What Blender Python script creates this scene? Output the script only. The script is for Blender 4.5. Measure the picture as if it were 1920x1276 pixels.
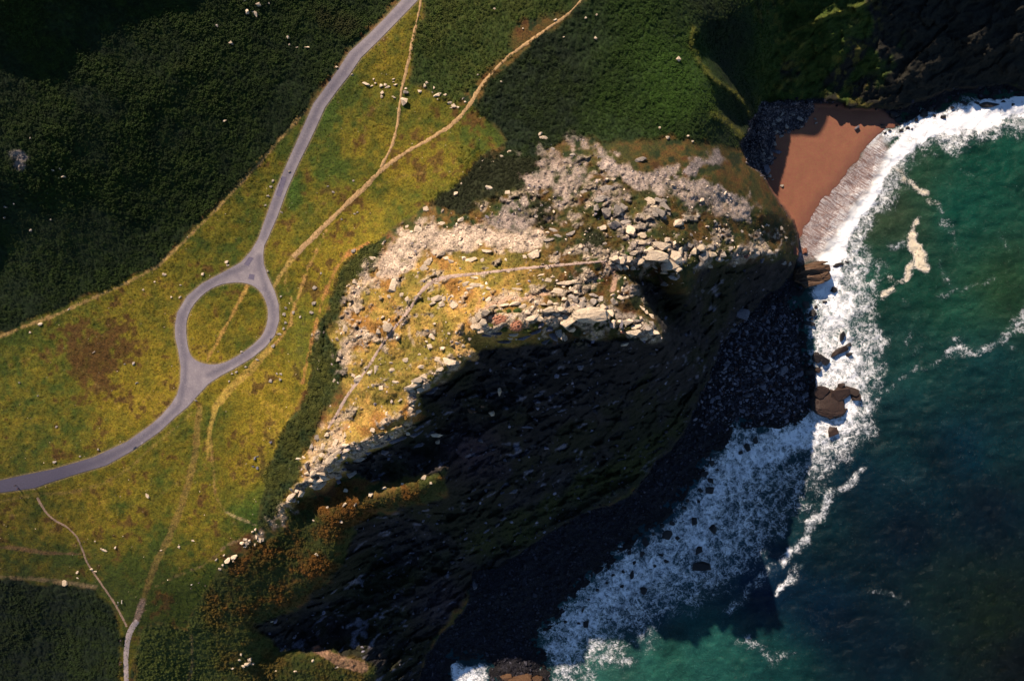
import bpy, bmesh, math, random
import numpy as np
from mathutils import Vector, Matrix, geometry

R = math.radians
random.seed(7)
rng = np.random.default_rng(11)
for o in list(bpy.data.objects):
    bpy.data.objects.remove(o)
scene = bpy.context.scene
COL = scene.collection

# ------------------------------------------------------------------ camera
CAM_H = 400.0            # camera height above the sea
FPX = 1280.0             # focal length in 1920-wide pixels (24 mm on 36 mm)
cam_d = bpy.data.cameras.new('camera')
cam_d.lens = 24.0
cam_d.sensor_width = 36.0
cam_d.clip_start = 1.0
cam_d.clip_end = 9000.0
cam = bpy.data.objects.new('camera', cam_d)
cam.location = (0, 0, CAM_H)
cam.rotation_euler = (0, 0, 0)
COL.objects.link(cam)
scene.camera = cam

# ------------------------------------------------------------------ light
SUN_EL = 31.0
SD = Vector((-0.50, 0.866, 0)).normalized()          # horizontal direction towards the sun
world = bpy.data.worlds.new('World')
scene.world = world
world.use_nodes = True
wn = world.node_tree
wn.nodes.clear()
sky = wn.nodes.new('ShaderNodeTexSky')
sky.sky_type = 'NISHITA'
sky.sun_disc = False
sky.sun_elevation = R(SUN_EL)
sky.sun_rotation = math.atan2(SD.x, SD.y)
sky.air_density = 1.0
sky.dust_density = 0.0
sky.ozone_density = 4.0
bg = wn.nodes.new('ShaderNodeBackground')
bg.inputs['Strength'].default_value = 0.068
wo = wn.nodes.new('ShaderNodeOutputWorld')
wn.links.new(sky.outputs[0], bg.inputs[0])
wn.links.new(bg.outputs[0], wo.inputs[0])
sun_d = bpy.data.lights.new('sun', 'SUN')
sun_d.energy = 5.0
sun_d.angle = R(0.5)
sun_d.color = (1.0, 0.84, 0.66)
sun = bpy.data.objects.new('sun', sun_d)
tosun = Vector((SD.x * math.cos(R(SUN_EL)), SD.y * math.cos(R(SUN_EL)), math.sin(R(SUN_EL))))
sun.rotation_euler = tosun.to_track_quat('Z', 'Y').to_euler()
sun.location = tosun * 600
COL.objects.link(sun)
vs = scene.view_settings
scene.display_settings.display_device = 'sRGB'
vs.view_transform = 'Standard'
vs.look = 'None'
vs.gamma = 1.0
vs.use_curve_mapping = False
vs.exposure = 1.1

# ------------------------------------------------------------------ numpy noise
def _h(ix, iy, s):
    n = (ix.astype(np.int64) * 374761393 + iy.astype(np.int64) * 668265263 + s * 974711) & 0xffffffff
    n = ((n ^ (n >> 13)) * 1274126177) & 0xffffffff
    n = (n ^ (n >> 16)) & 0xffffff
    return n / float(0xffffff)

def vnoise(x, y, s=0):
    ix = np.floor(x); iy = np.floor(y)
    fx = x - ix; fy = y - iy
    fx = fx * fx * fx * (fx * (fx * 6 - 15) + 10); fy = fy * fy * fy * (fy * (fy * 6 - 15) + 10)
    a = _h(ix, iy, s); b = _h(ix + 1, iy, s); c = _h(ix, iy + 1, s); d = _h(ix + 1, iy + 1, s)
    return (a + (b - a) * fx + (c - a) * fy + (a - b - c + d) * fx * fy) * 2 - 1

def fbm(x, y, sc, octv=4, s=0, gain=0.5):
    r = 0; a = 1; t = 0
    for i in range(octv):
        ca, sa = math.cos(0.6 * i + s), math.sin(0.6 * i + s)
        r = r + a * vnoise((x * ca - y * sa) / sc + 17.3 * i, (x * sa + y * ca) / sc - 9.1 * i, s + i * 7)
        t += a; a *= gain; sc *= 0.5
    return r / t * 1.6

def ridged(x, y, sc, octv=4, s=0):
    r = 0; a = 1; t = 0
    for i in range(octv):
        r = r + a * (1 - np.abs(vnoise(x / sc + 31.7 * i, y / sc + 5.3 * i, s + 3 * i)) * 2)
        t += a; a *= 0.5; sc *= 0.5
    return r / t

def worley(x, y, sc, s=0):
    """returns F1, F2-F1, cell random"""
    X = x / sc; Y = y / sc
    ix = np.floor(X); iy = np.floor(Y)
    f1 = np.full(X.shape, 9.0); f2 = np.full(X.shape, 9.0); cr = np.zeros(X.shape)
    for dx in (-1, 0, 1):
        for dy in (-1, 0, 1):
            cx = ix + dx; cy = iy + dy
            px = cx + _h(cx, cy, s); py = cy + _h(cx, cy, s + 101)
            d = np.hypot(X - px, Y - py)
            r = _h(cx, cy, s + 57)
            m = d < f1
            f2 = np.where(m, f1, np.minimum(f2, d))
            cr = np.where(m, r, cr); f1 = np.where(m, d, f1)
    return f1, f2 - f1, cr

def sstep(a, b, x):
    t = np.clip((x - a) / (b - a), 0, 1)
    return t * t * (3 - 2 * t)

# ------------------------------------------------------------------ coarse map space (map px of the survey picture)
CS = 6.0
CU0, CV0, CU1, CV1 = -420.0, -420.0, 2340.0, 1700.0
cu = np.arange(CU0, CU1 + CS, CS); cv = np.arange(CV0, CV1 + CS, CS)
CU, CV = np.meshgrid(cu, cv)

def csample(g, u, v):
    x = np.clip((u - CU0) / CS, 0, g.shape[1] - 1.001); y = np.clip((v - CV0) / CS, 0, g.shape[0] - 1.001)
    ix = x.astype(int); iy = y.astype(int); fx = x - ix; fy = y - iy
    return (g[iy, ix] * (1 - fx) * (1 - fy) + g[iy, ix + 1] * fx * (1 - fy) + g[iy + 1, ix] * (1 - fx) * fy + g[iy + 1, ix + 1] * fx * fy)

def sd_poly(pts):
    d = np.full(CU.shape, 1e9); ins = np.zeros(CU.shape, bool)
    n = len(pts)
    for i in range(n):
        ax, ay = pts[i]; bx, by = pts[(i + 1) % n]
        ex, ey = bx - ax, by - ay
        t = np.clip(((CU - ax) * ex + (CV - ay) * ey) / (ex * ex + ey * ey + 1e-9), 0, 1)
        d = np.minimum(d, np.hypot(CU - ax - t * ex, CV - ay - t * ey))
        c = ((ay > CV) != (by > CV)) & (CU < (bx - ax) * (CV - ay) / (by - ay + 1e-12) + ax)
        ins ^= c
    return np.where(ins, d, -d)          # positive inside

def sd_line(pts):
    d = np.full(CU.shape, 1e9)
    for i in range(len(pts) - 1):
        ax, ay = pts[i][:2]; bx, by = pts[i + 1][:2]
        ex, ey = bx - ax, by - ay
        t = np.clip(((CU - ax) * ex + (CV - ay) * ey) / (ex * ex + ey * ey + 1e-9), 0, 1)
        w = 0
        if len(pts[i]) > 2:
            w = pts[i][2] * (1 - t) + pts[i + 1][2] * t
        d = np.minimum(d, np.hypot(CU - ax - t * ex, CV - ay - t * ey) - w)
    return -d                             # positive inside the width

# ------------------------------------------------------------------ surveyed outlines
LOW = [(780,1500),(785,1268),(800,1225),(830,1190),(868,1150),(880,1100),(890,1068),(928,1064),(997,1024),(1071,971),
       (1150,944),(1193,918),(1230,865),(1272,822),(1300,770),(1325,720),(1345,650),(1385,600),(1425,565),(1465,535),
       (1488,508),(1500,485),(1500,452),(1482,410),(1452,362),(1425,327),(1402,303),(1392,270),(1408,235),(1425,200),
       (1450,188),(1520,185),(1600,200),(1660,205),(1720,190),(1800,165),(1860,160),(1920,165),(2500,150),(2500,1500)]
WATER = [(2500,170),(1960,180),(1900,183),(1850,186),(1800,190),(1765,205),(1720,215),(1680,235),(1652,250),(1636,266),
         (1615,290),(1590,325),(1560,352),(1532,392),(1512,425),(1503,445),(1488,462),(1484,480),(1497,500),(1530,520),
         (1505,548),(1498,565),(1505,590),(1512,620),(1518,650),(1525,690),(1530,730),(1520,770),(1510,795),(1480,805),
         (1440,803),(1385,800),(1372,815),(1362,840),(1335,865),(1315,890),(1290,920),(1280,950),(1262,962),(1235,985),
         (1200,1010),(1170,1035),(1150,1060),(1120,1080),(1095,1100),(1075,1130),(1050,1160),(1030,1185),(1008,1195),
         (1012,1210),(1025,1225),(1027,1250),(1040,1500),(2500,1500)]
INLET = [(845,1245),(860,1235),(885,1240),(912,1245),(915,1276),(920,1500),(830,1500),(848,1270)]
BEACH = [(1440,205),(1500,195),(1640,200),(1700,240),(1700,300),(1560,520),(1480,480),(1400,300),(1436,270)]
def z_of(p): return ((p[0] - 320) / 1, 0)
def q6(l): return [(x / 4.254 + 320, y / 4.254 + 440) for x, y in l]
ROAD_L = [(775,-45),(757,-4),(722,34),(690,66),(655,98),(633,132),(612,162),(588,194),(573,228),(558,262),(541,300),(519,350),(501,400),(484,448)]
ROAD_R = [(812,-45),(782,2),(745,40),(710,76),(677,108),(654,142),(632,170),(609,202),(594,236),(579,268),(560,306),(538,356),(520,406),(503,445)]
RING_LO = q6([(640,130),(560,220),(480,265),(400,308),(250,388),(130,490),(52,620),(34,720),(36,820),(60,920),(80,1050),(76,1180),(50,1276)])
RING_RO = q6([(745,90),(738,160),(742,230),(772,325),(830,450),(862,560),(865,680),(830,800),(760,890),(650,980),(500,1070),(400,1122),(300,1190),(220,1276)])
LOW_L = [(321,757),(303,778),(284,795),(239,827),(174,857),(100,879),(50,889),(0,900),(-60,908)]
LOW_R = [(352,762),(329,781),(299,809),(249,844),(199,872),(140,889),(90,905),(66,914),(30,919),(0,923),(-60,932)]
ROAD = ROAD_L + RING_LO + LOW_L + (ROAD_R + RING_RO + LOW_R)[::-1]
ISLE = q6([(540,378),(600,385),(660,405),(715,450),(755,520),(778,600),(772,700),(735,800),(655,880),(560,950),(450,1012),(370,1034),(290,1033),(210,1008),(162,968),(137,900),(124,800),(123,700),(146,620),(190,545),(260,472),(340,418),(430,387)])
BR_A = [(-600,-600),(790,-600),(765,-30),(748,-6),(715,32),(680,66),(648,98),(628,128),(604,158),(580,196),(572,208),(540,243),(492,298),(440,350),
        (400,393),(350,440),(292,497),(250,519),(190,547),(140,561),(90,588),(0,626),(-600,860)]
BR_C = [(1150,-600),(1100,0),(1068,34),(1022,64),(978,97),(945,120),(918,152),(900,180),(885,205),(905,215),(928,238),(945,265),(938,292),
        (1000,305),(1060,262),(1100,262),(1200,262),(1290,262),(1345,275),(1385,285),(1420,260),(1450,150),(1420,-600)]
BR_D = [(795,-300),(790,30),(778,80),(766,150),(800,168),(850,188),(882,172),(905,145),(935,112),(955,95),(960,60),(985,40),(1060,20),(1090,-10),(1100,-300)]
BR_E = [(-600,1070),(-10,1088),(100,1093),(170,1104),(200,1130),(218,1165),(230,1200),(228,1300),(200,1700),(-600,1700)]
BR_F = [(262,1185),(300,1170),(350,1180),(362,1150),(380,1115),(402,1092),(430,1060),(470,1032),(520,1000),(545,962),(575,925),(620,945),(650,905),
        (700,935),(770,905),(830,880),(838,915),(790,945),(700,962),(655,1005),(640,1062),(600,1105),(540,1145),(500,1200),(720,1240),(700,1300),(660,1700),(240,1700)]
GORSE = [(712,458),(690,462),(652,500),(617,560),(599,610),(586,660),(573,720),(547,790),(520,830),(505,880),(488,960),(492,985),(515,972),
         (538,930),(560,880),(580,830),(618,760),(640,720),(655,690),(630,650),(612,625),(640,570),(660,540),(700,500)]
MEADOW = [(2,628),(140,565),(290,500),(400,398),(492,302),(575,212),(600,190),(640,135),(760,0),(792,-5),(785,60),(765,150),(800,170),(850,188),(890,200),(928,240),
          (945,268),(900,300),(850,350),(800,385),(740,420),(690,462),(650,500),(615,560),(598,610),(585,660),(572,720),(545,790),(520,830),(505,880),
          (488,960),(490,985),(440,1015),(420,1045),(400,1090),(360,1150),(350,1178),(300,1168),(262,1183),(245,1276),(228,1276),(215,1150),(170,1104),(100,1093),(-10,1088),(-600,1070),(-600,880)]
SCREES = [  # polygon, density, tone (0 warm pale, 1 grey lilac)
    ([(690,482),(730,450),(770,425),(812,414),(850,425),(900,420),(935,430),(985,425),(1018,440),(1012,458),(975,475),(930,472),(890,458),(850,470),(800,462),(765,500),(735,520),(700,540),(655,560),(660,535),(700,510)], 1.0, 0.1),
    ([(940,400),(955,372),(985,375),(992,405),(980,430),(935,425),(915,410)], .8, .7),
    ([(985,330),(1030,305),(1085,292),(1120,318),(1110,345),(1080,372),(1050,392),(1026,388),(1030,360),(990,355)], .75, .55),
    ([(1128,288),(1172,305),(1232,318),(1300,335),(1352,350),(1400,372),(1422,398),(1405,410),(1350,388),(1290,368),(1230,352),(1180,336),(1120,318)], 1.0, .55),
    ([(1278,322),(1305,296),(1345,287),(1362,298),(1322,316),(1292,332)], .9, .9),
    ([(1068,258),(1120,268),(1175,288),(1150,304),(1085,282)], .55, .6),
    ([(958,292),(1010,280),(1045,292),(1000,303)], .5, .6),
    ([(1110,350),(1160,345),(1180,365),(1130,372)], .5, .6),
    ([(1030,400),(1090,392),(1100,410),(1040,425),(1000,412)], .5, .5),
    ([(628,640),(655,630),(662,658),(645,680),(630,665)], .8, .1),
    ([(598,627),(640,632),(655,610),(668,590),(655,575),(648,610),(620,622)], .7, .0),
    ([(560,905),(580,850),(620,800),(640,770),(655,780),(640,830),(600,880)], .55, .1),
    ([(448,1008),(490,988),(520,972),(540,945),(545,955),(515,985),(470,1008)], .5, .1),
    ([(890,560),(940,555),(990,548),(1010,560),(960,575),(905,580)], .8, 0.0),
    ([(20,305),(40,280),(58,290),(50,320),(30,322)], .7, .9),
]
ROCKY = [(700,470),(760,425),(850,400),(960,360),(1040,300),(1120,290),(1300,330),(1400,390),(1480,430),(1500,480),(1300,500),(1290,548),(1240,560),
         (1245,635),(1180,650),(1000,650),(900,670),(830,705),(780,745),(775,800),(700,850),(640,890),(560,945),(500,985),(480,1010),(500,975),
         (560,880),(600,820),(650,740),(620,690),(600,650),(640,600),(650,550)]
CLIFF = [(900,648),(1000,645),(1100,632),(1180,645),(1245,640),(1210,560),(1180,520),(1290,552),(1310,500),(1400,492),(1470,488),(1500,500),(1510,540),
         (1400,640),(1330,740),(1230,880),(1070,990),(930,1070),(880,1110),(790,1240),(785,1500),(690,1500),(700,1240),(520,1210),(480,1175),(560,1140),(640,1065),
         (655,1010),(700,965),(790,948),(840,925),(840,880),(760,890),(700,905),(655,890),(640,868),(700,850),(760,812),(800,780),(790,740),(840,712)]
GREENFOOT = [(860,1062),(760,1080),(900,1000),(1000,940),(1100,880),(1180,840),(1240,790),(1290,780),(1240,870),(1160,940),(1070,975),(960,1040),(900,1066)]

# heights of the land: (map u, map v, metres)
LAND = [
 # hill north-west, slope and unseen off-frame rise shaped to darken the corner
 [(-400,-400,158),(-100,-150,140),(0,0,126),(100,-250,135),(250,-150,121)],[(-400,100,132),(-150,150,119),(0,150,114),(150,60,112),(300,0,106),(450,-60,100),(600,-200,100)],
 [(-300,380,112),(-60,330,105),(60,300,104),(200,200,103),(330,120,100),(450,40,95),(560,-20,92),(680,-100,90)],
 [(-300,560,88),(-50,480,87.5),(120,420,91),(250,330,92),(350,250,91.5),(450,170,90),(550,90,88),(650,10,86.5)],
 [(-300,700,78),(0,624,79),(140,562,79),(290,498,80),(400,394,81),(492,298,82),(575,205,83),(640,125,84),(690,60,84),(765,-30,85)],
 # valley floor
 [(-300,880,74),(0,912,73.5),(100,890,75),(240,835,76),(340,725,77),(333,610,77.5),(400,535,78),(480,480,78.5),(530,350,80),(580,235,82),(640,145,83.5),(700,75,84.5),(775,0,85.5),(830,-120,88)],
 [(520,600,78),(440,700,77.5),(430,600,77.7),(150,700,76.5),(0,760,76),(200,600,77.5)],
 [(700,330,83),(600,430,81),(545,490,80),(870,205,85),(940,115,85.5),(1060,30,87),(1110,-120,90)],
 [(380,780,77),(380,880,76),(350,960,73.5),(300,1060,68.5),(240,1170,60),(238,1280,50),(250,1420,36)],
 [(0,1000,68),(150,1000,69),(0,1090,60.5),(100,1092,61),(200,1120,62)],[(-300,1100,60),(-300,1276,38),(0,1200,49),(120,1200,49),(0,1290,39),(120,1290,40),(0,1450,22),(-300,1500,10)],
 [(300,1180,58),(400,1120,62),(360,1276,43),(470,1200,48),(470,1276,38)],
 [(430,850,77.5),(460,950,76),(420,1020,72),(400,1080,67)],
 # bracken slope / gorse band
 [(690,462,88),(640,500,84.5),(605,580,83),(588,660,82),(550,780,80),(515,860,78),(490,960,76)],
 [(850,350,90),(790,390,88),(740,425,88.5)],
 [(900,290,88),(950,260,86.5),(1000,290,90)],[(950,180,86),(1050,130,86),(1150,90,86),(1230,50,79),(1200,-100,82),(1330,-80,62)],[(1100,220,87),(1200,190,84),(1280,180,80),(1300,240,80)],
 # upper slope of the rock
 [(800,440,95),(870,440,97),(950,440,102),(1050,430,104),(1150,410,105),(1220,400,103),(1280,420,98),(1340,440,88),(1400,440,72),(1450,450,50)],
 [(960,380,98),(1050,350,98),(1150,340,98),(1250,360,94),(1330,370,85),(1400,385,70),(1440,400,58)],
 [(1000,320,93),(1100,295,93),(1200,305,92),(1290,310,86),(1350,320,77),(1400,345,64)],
 [(1100,262,89),(1200,258,87),(1300,265,80),(1350,280,70)],
 [(700,520,94),(760,480,98),(850,490,104),(950,495,109),(1050,490,111),(1120,485,111),(1180,480,109)],
 [(660,580,90),(640,640,88),(640,700,88),(620,760,86),(590,820,82),(560,870,79)],
 [(720,600,100),(700,680,98),(680,740,95),(650,790,90),(620,830,86),(590,860,82)],
 [(800,560,108),(790,640,109),(760,700,105),(740,760,101)],[(880,540,113),(850,600,116),(840,660,114),(800,700,110)],
 [(960,530,114),(1040,525,115),(1100,520,114),(1150,520,111)],
 # crest line
 [(490,988,74),(520,968,75.5),(540,942,78),(560,905,81),(585,885,84),(605,868,87),(650,848,92),(700,830,96),(735,812,99),(775,790,102),(775,765,103),(772,740,105),(800,722,108),(840,700,112),(880,672,114),(900,662,114)],
 # tor
 [(890,605,121),(903,572,119),(960,566,121),(1015,582,123),(1015,612,123),(960,628,122),(905,625,121)],
 [(1050,600,122),(1100,585,123),(1150,595,121),(1110,608,122),(1180,622,119),(1235,632,115)],[(1070,560,118),(1150,560,114),(1190,590,113)],
 [(903,645,108),(950,652,106),(1010,652,106),(1060,640,108),(1110,635,109),(1150,648,107),(1200,652,105),(1245,650,102)],
 # first drop below the crest
 [(905,690,98),(860,712,99),(812,745,97),(797,790,91),(750,835,84),(700,862,78),(660,888,75),(620,925,73),(575,950,71)],
 # ledge with red bracken
 [(830,882,88),(800,897,86),(760,912,83),(710,928,79),(650,942,76),(600,962,73)],
 [(850,845,76),(780,870,74),(720,890,72)],
 # edge of the rusty bracken slope
 [(835,920,78),(790,943,75),(700,960,70),(655,1003,64),(642,1058,58),(590,1108,53),(540,1140,50),(490,1175,47)],
 [(520,1050,66),(580,1010,68),(460,1080,65),(470,1130,58),(540,1090,59)],
 [(850,950,56),(790,975,50),(715,990,44),(690,1030,36),(675,1080,30),(620,1140,28),(560,1170,32),(510,1200,38)],
 [(500,1225,38),(560,1222,36),(620,1235,35),(690,1250,34),(700,1262,33),(600,1276,31),(640,1400,18)],[(715,1240,24),(730,1290,18)],
 [(760,1120,26),(740,1190,20),(760,1250,14),(770,1400,6)],
 # the great cliff
 [(960,700,92),(1050,690,94),(1150,690,90),(1230,680,84)],
 [(920,780,82),(1000,760,80),(1100,760,72),(1200,740,62),(1270,700,54)],
 [(870,880,66),(950,850,62),(1050,840,50),(1150,830,36),(1220,800,28)],
 [(880,970,46),(960,940,38),(1050,900,29),(1130,890,19)],[(850,1050,24),(930,1010,20),(1020,970,14)],
 [(785,1268,6),(806,1200,8),(868,1150,8),(890,1068,8),(960,1045,7),(1071,971,7),(1150,944,7),(1193,918,7),(1230,865,8),(1272,822,8),(1300,770,9),(1325,720,10),(1345,650,12),(1385,600,12),(1425,565,10),(1465,535,8),(1488,508,8)],
 [(1290,650,50),(1310,700,26)],[(1270,600,62),(1330,590,40)],[(1320,540,62),(1370,540,44),(1420,520,34),(1460,505,22)],
 # gap and arch crag
 [(1215,545,84),(1235,560,78),(1250,600,74),(1262,640,74)],[(1180,505,108),(1192,535,108.5),(1212,570,108),(1232,602,107),(1244,628,107)],[(1203,515,90),(1222,540,74),(1245,580,62),(1262,610,64)],
 [(1150,500,110),(1190,500,109),(1230,490,108),(1270,490,105),(1300,500,99),(1285,540,98),(1255,525,102)],[(1300,560,76),(1320,520,78),(1360,505,70),(1420,500,52)],
 [(1300,480,98),(1350,480,89),(1400,480,75),(1440,478,62),(1470,480,45)],
 # east edge over the beach
 [(1380,288,58),(1400,302,54),(1425,326,48),(1450,360,42),(1478,408,32),(1492,440,22),(1495,468,14),(1490,490,10)],
 # hollow and gully
 [(1418,0,44),(1400,35,46),(1355,42,58),(1315,58,66),(1303,90,68),(1313,118,68),(1333,146,66),(1372,172,50),(1407,212,32)],
 [(1420,60,36),(1425,100,28)],[(1345,80,50),(1370,110,40),(1400,160,24)],[(1333,190,70),(1365,225,56),(1397,258,44)],[(1350,190,54),(1385,225,36)],
 [(1440,-200,58),(1440,-50,38),(1440,40,28),(1438,110,18),(1432,170,10),(1425,205,6)],
 # north-east slopes
 [(1470,168,8),(1520,165,9),(1600,178,9),(1650,182,8),(1720,168,7),(1800,145,7),(1900,140,7),(2300,130,8)],
 [(1470,110,17),(1520,100,20),(1580,95,22),(1640,110,19),(1700,90,18),(1800,80,18),(1920,70,19),(2300,60,20)],
 [(1480,30,26),(1540,25,30),(1600,15,33),(1640,10,31),(1750,0,28),(1920,0,28),(2300,-20,30)],
 [(1500,-150,44),(1700,-150,42),(1950,-150,42),(2300,-200,48)],[(1450,-400,78),(1900,-400,82),(2300,-400,85),(1100,-400,95),(700,-400,105)],
]
cp = []
for line in LAND:
    for i, p in enumerate(line):
        cp.append(p)
        if i + 1 < len(line):
            q = line[i + 1]
            L = math.hypot(q[0] - p[0], q[1] - p[1]); n = int(L // 45)
            for k in range(1, n + 1):
                t = k / (n + 1)
                cp.append(tuple(p[j] + (q[j] - p[j]) * t for j in range(3)))
cp = np.array(cp)
PU, PV, PZ = cp[:, 0], cp[:, 1], cp[:, 2]
c2 = 14.0 ** 2
A = np.sqrt((PU[:, None] - PU[None]) ** 2 + (PV[:, None] - PV[None]) ** 2 + c2)
n_ = len(cp)
M_ = np.zeros((n_ + 1, n_ + 1)); M_[:n_, :n_] = A - np.eye(n_) * 2.0
M_[:n_, n_] = 1; M_[n_, :n_] = 1
sol = np.linalg.solve(M_, np.concatenate([PZ, [0]]))
LZ = np.full(CU.shape, sol[-1])
for i in range(n_):
    LZ += sol[i] * np.sqrt((CU - PU[i]) ** 2 + (CV - PV[i]) ** 2 + c2)
LZ = np.clip(LZ, 3, 175)

SD_LOW = sd_poly(LOW); SD_WAT = np.maximum(sd_poly(WATER), sd_poly(INLET)); SD_BEACH = sd_poly(BEACH)
SD_ROAD = np.minimum(sd_poly(ROAD), -sd_poly(ISLE))

# ------------------------------------------------------------------ terrain grid
ST = 2.2
core_u = np.arange(-66, 1986 + ST, ST); core_v = np.arange(-66, 1342 + ST, ST)
def outer(a, sgn, far):
    r = []; s = ST * 2; x = a
    while abs(x - a) < far:
        x += sgn * s; s *= 1.16; r.append(x)
    return r
gu = np.array(outer(core_u[0], -1, 2600)[::-1] + list(core_u) + outer(core_u[-1], 1, 2600))
gv = np.array(outer(core_v[0], -1, 2200)[::-1] + list(core_v) + outer(core_v[-1], 1, 2200))
U, V = np.meshgrid(gu, gv)
NV, NU = U.shape

def world_xy(u, v, z):
    k = (CAM_H - z) / FPX
    return (u - 960) * k, (638 - v) * k

zl = csample(LZ, U, V)
X0, Y0 = world_xy(U, V, zl)
# outline wobble
WU = U + 4.5 * fbm(X0, Y0, 9, 3, 3); WV = V + 4.5 * fbm(X0, Y0, 9, 3, 4)
def mask(sd, soft=5, amp=0, sc=8, s=0, off=0):
    v = csample(sd, WU, WV) + off
    if amp: v = v + amp * fbm(X0, Y0, sc, 4, s)
    return sstep(-soft, soft, v)

m_road = sstep(-4, 3, csample(SD_ROAD, U, V))
near_road = sstep(-26, -4, csample(SD_ROAD, U, V))
sdw = csample(SD_WAT, WU, WV)
m_low = sstep(-3, 3, csample(SD_LOW, WU, WV))
m_beach = mask(SD_BEACH, 6) * m_low
low_in = csample(SD_LOW, WU, WV)
zs = np.where(sdw > 0, -0.35 - np.minimum(sdw * 0.05, 5), 0.02 + np.clip(-sdw * 0.014, 0, .35) + np.clip((-sdw - 16) * 0.06, 0, 6.0))
zs_b = np.where(sdw > 0, -0.2 - np.minimum(sdw * 0.03, 5), 0.15 + np.minimum(-sdw * 0.022, 4))
zs = zs * (1 - m_beach) + zs_b * m_beach

m_meadow = mask(sd_poly(MEADOW), 4, 3, 6, 5)
m_bA = mask(sd_poly(BR_A), 2.0, 2.5, 4, 6, off=-2); m_bC = mask(sd_poly(BR_C), 5, 6, 7, 7); m_bD = mask(sd_poly(BR_D), 8, 10, 8, 8)
m_bE = mask(sd_poly(BR_E), 4, 4, 5, 9); m_bF = mask(sd_poly(BR_F), 5, 5, 6, 10); m_go = mask(sd_poly(GORSE), 6, 8, 8, 11)
m_rocky = mask(sd_poly(ROCKY), 12, 14, 10, 12)
m_cliff = mask(sd_poly(CLIFF), 5, 6, 8, 13) * (1 - m_low)
m_foot = mask(sd_poly(GREENFOOT), 14, 16, 14, 14)
m_ne = sstep(1405, 1440, WU) * sstep(300, 180, WV) * (1 - m_low)
scr = np.zeros_like(U); scr_t = np.zeros_like(U)
for k, (pl, dn, tone) in enumerate(SCREES):
    m = mask(sd_poly(pl), 12, 18, 7, 20 + k) * dn
    scr_t = np.where(m > scr, tone, scr_t); scr = np.maximum(scr, m)
scr *= (1 - m_low)
crest_rock = np.maximum(mask(sd_line([(560,915,10),(600,870,16),(650,850,16),(720,825,10),(775,790,7),(770,735,14),(835,690,14),(885,668,8)]), 5, 10, 6, 41),
                        mask(sd_line([(905,600,18),(1000,590,16),(1100,590,22),(1180,615,20),(1235,630,10)]), 6, 10, 6, 42))
crest_rock = np.maximum(crest_rock, mask(sd_line([(1150,490,12),(1200,470,18),(1250,480,26),(1300,480,14),(1360,475,12),(1420,472,12),(1450,475,8)]), 6, 12, 6, 43))
crest_rock = np.maximum(crest_rock, mask(sd_line([(1120,375,8),(1150,400,14),(1190,435,14),(1235,390,16),(1250,400,10)]), 5, 10, 5, 44))
crest_rock *= (1 - m_low)
outc = sstep(0.52, 0.80, .75 * fbm((X0 * .93 + Y0 * .36) * .45, (Y0 * .93 - X0 * .36), 5, 4, 50) + .45 * fbm(X0, Y0, 2.5, 3, 51) + 0.2 * m_rocky + .06 * sstep(1050, 1200, WU) * sstep(330, 380, WV)) * m_rocky * (1 - scr)

def spot0(u, v, r, amp=1.0, el=1.0): return amp * np.exp(-(((WU - u) / r) ** 2 + ((WV - v) / (r * el)) ** 2))
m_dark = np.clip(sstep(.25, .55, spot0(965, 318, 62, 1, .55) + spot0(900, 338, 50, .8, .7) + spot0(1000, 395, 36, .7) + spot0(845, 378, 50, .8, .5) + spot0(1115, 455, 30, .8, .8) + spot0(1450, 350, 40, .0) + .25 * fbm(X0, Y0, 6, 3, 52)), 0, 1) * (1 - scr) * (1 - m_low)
# fine relief in metres
veg = np.clip(m_bA + m_bC + m_bD * .6 + m_bE + m_bF + m_go + m_dark, 0, 1) * (1 - m_road) * (1 - m_low)
relief = 0.35 * fbm(X0, Y0, 16, 3, 60) * (1 - near_road)
n_small = fbm(X0, Y0, 1.35, 2, 61); n_mid = fbm(X0, Y0, 5.0, 3, 62)
relief += veg * (1 - .55 * m_bA) * (0.34 * n_small + 0.26 * n_mid + 0.25) * (1 - sstep(60, 260, np.maximum(-U, np.maximum(U - 1920, np.maximum(-V, V - 1276)))))
relief += m_meadow * (0.13 * n_small + 0.14 * n_mid) * (1 - near_road)
# bedrock blocks
bdx = X0 * 0.93 + Y0 * 0.36; bdy = (-X0 * 0.36 + Y0 * 0.93)
w1, wc1, wr1 = worley(bdx + n_mid * .8, bdy * 1.7, 6.5, 70)
w2, wc2, wr2 = worley(bdx + n_mid * .4, bdy * 1.6, 2.6, 71)
rockw = np.clip(np.maximum(crest_rock, outc * .8) + m_cliff * .0, 0, 1)
relief += rockw * ((wr1 - .35) * 3.2 + (wr2 - .4) * 1.5 - 0.9 * sstep(.1, .0, wc1) - 0.4 * sstep(.1, .0, wc2))
relief += m_rocky * (1 - rockw) * (0.7 * n_mid + 0.35 * n_small + 1.1 * fbm(X0, Y0, 14, 2, 63))
relief += scr * (0.18 * n_small)
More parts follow.
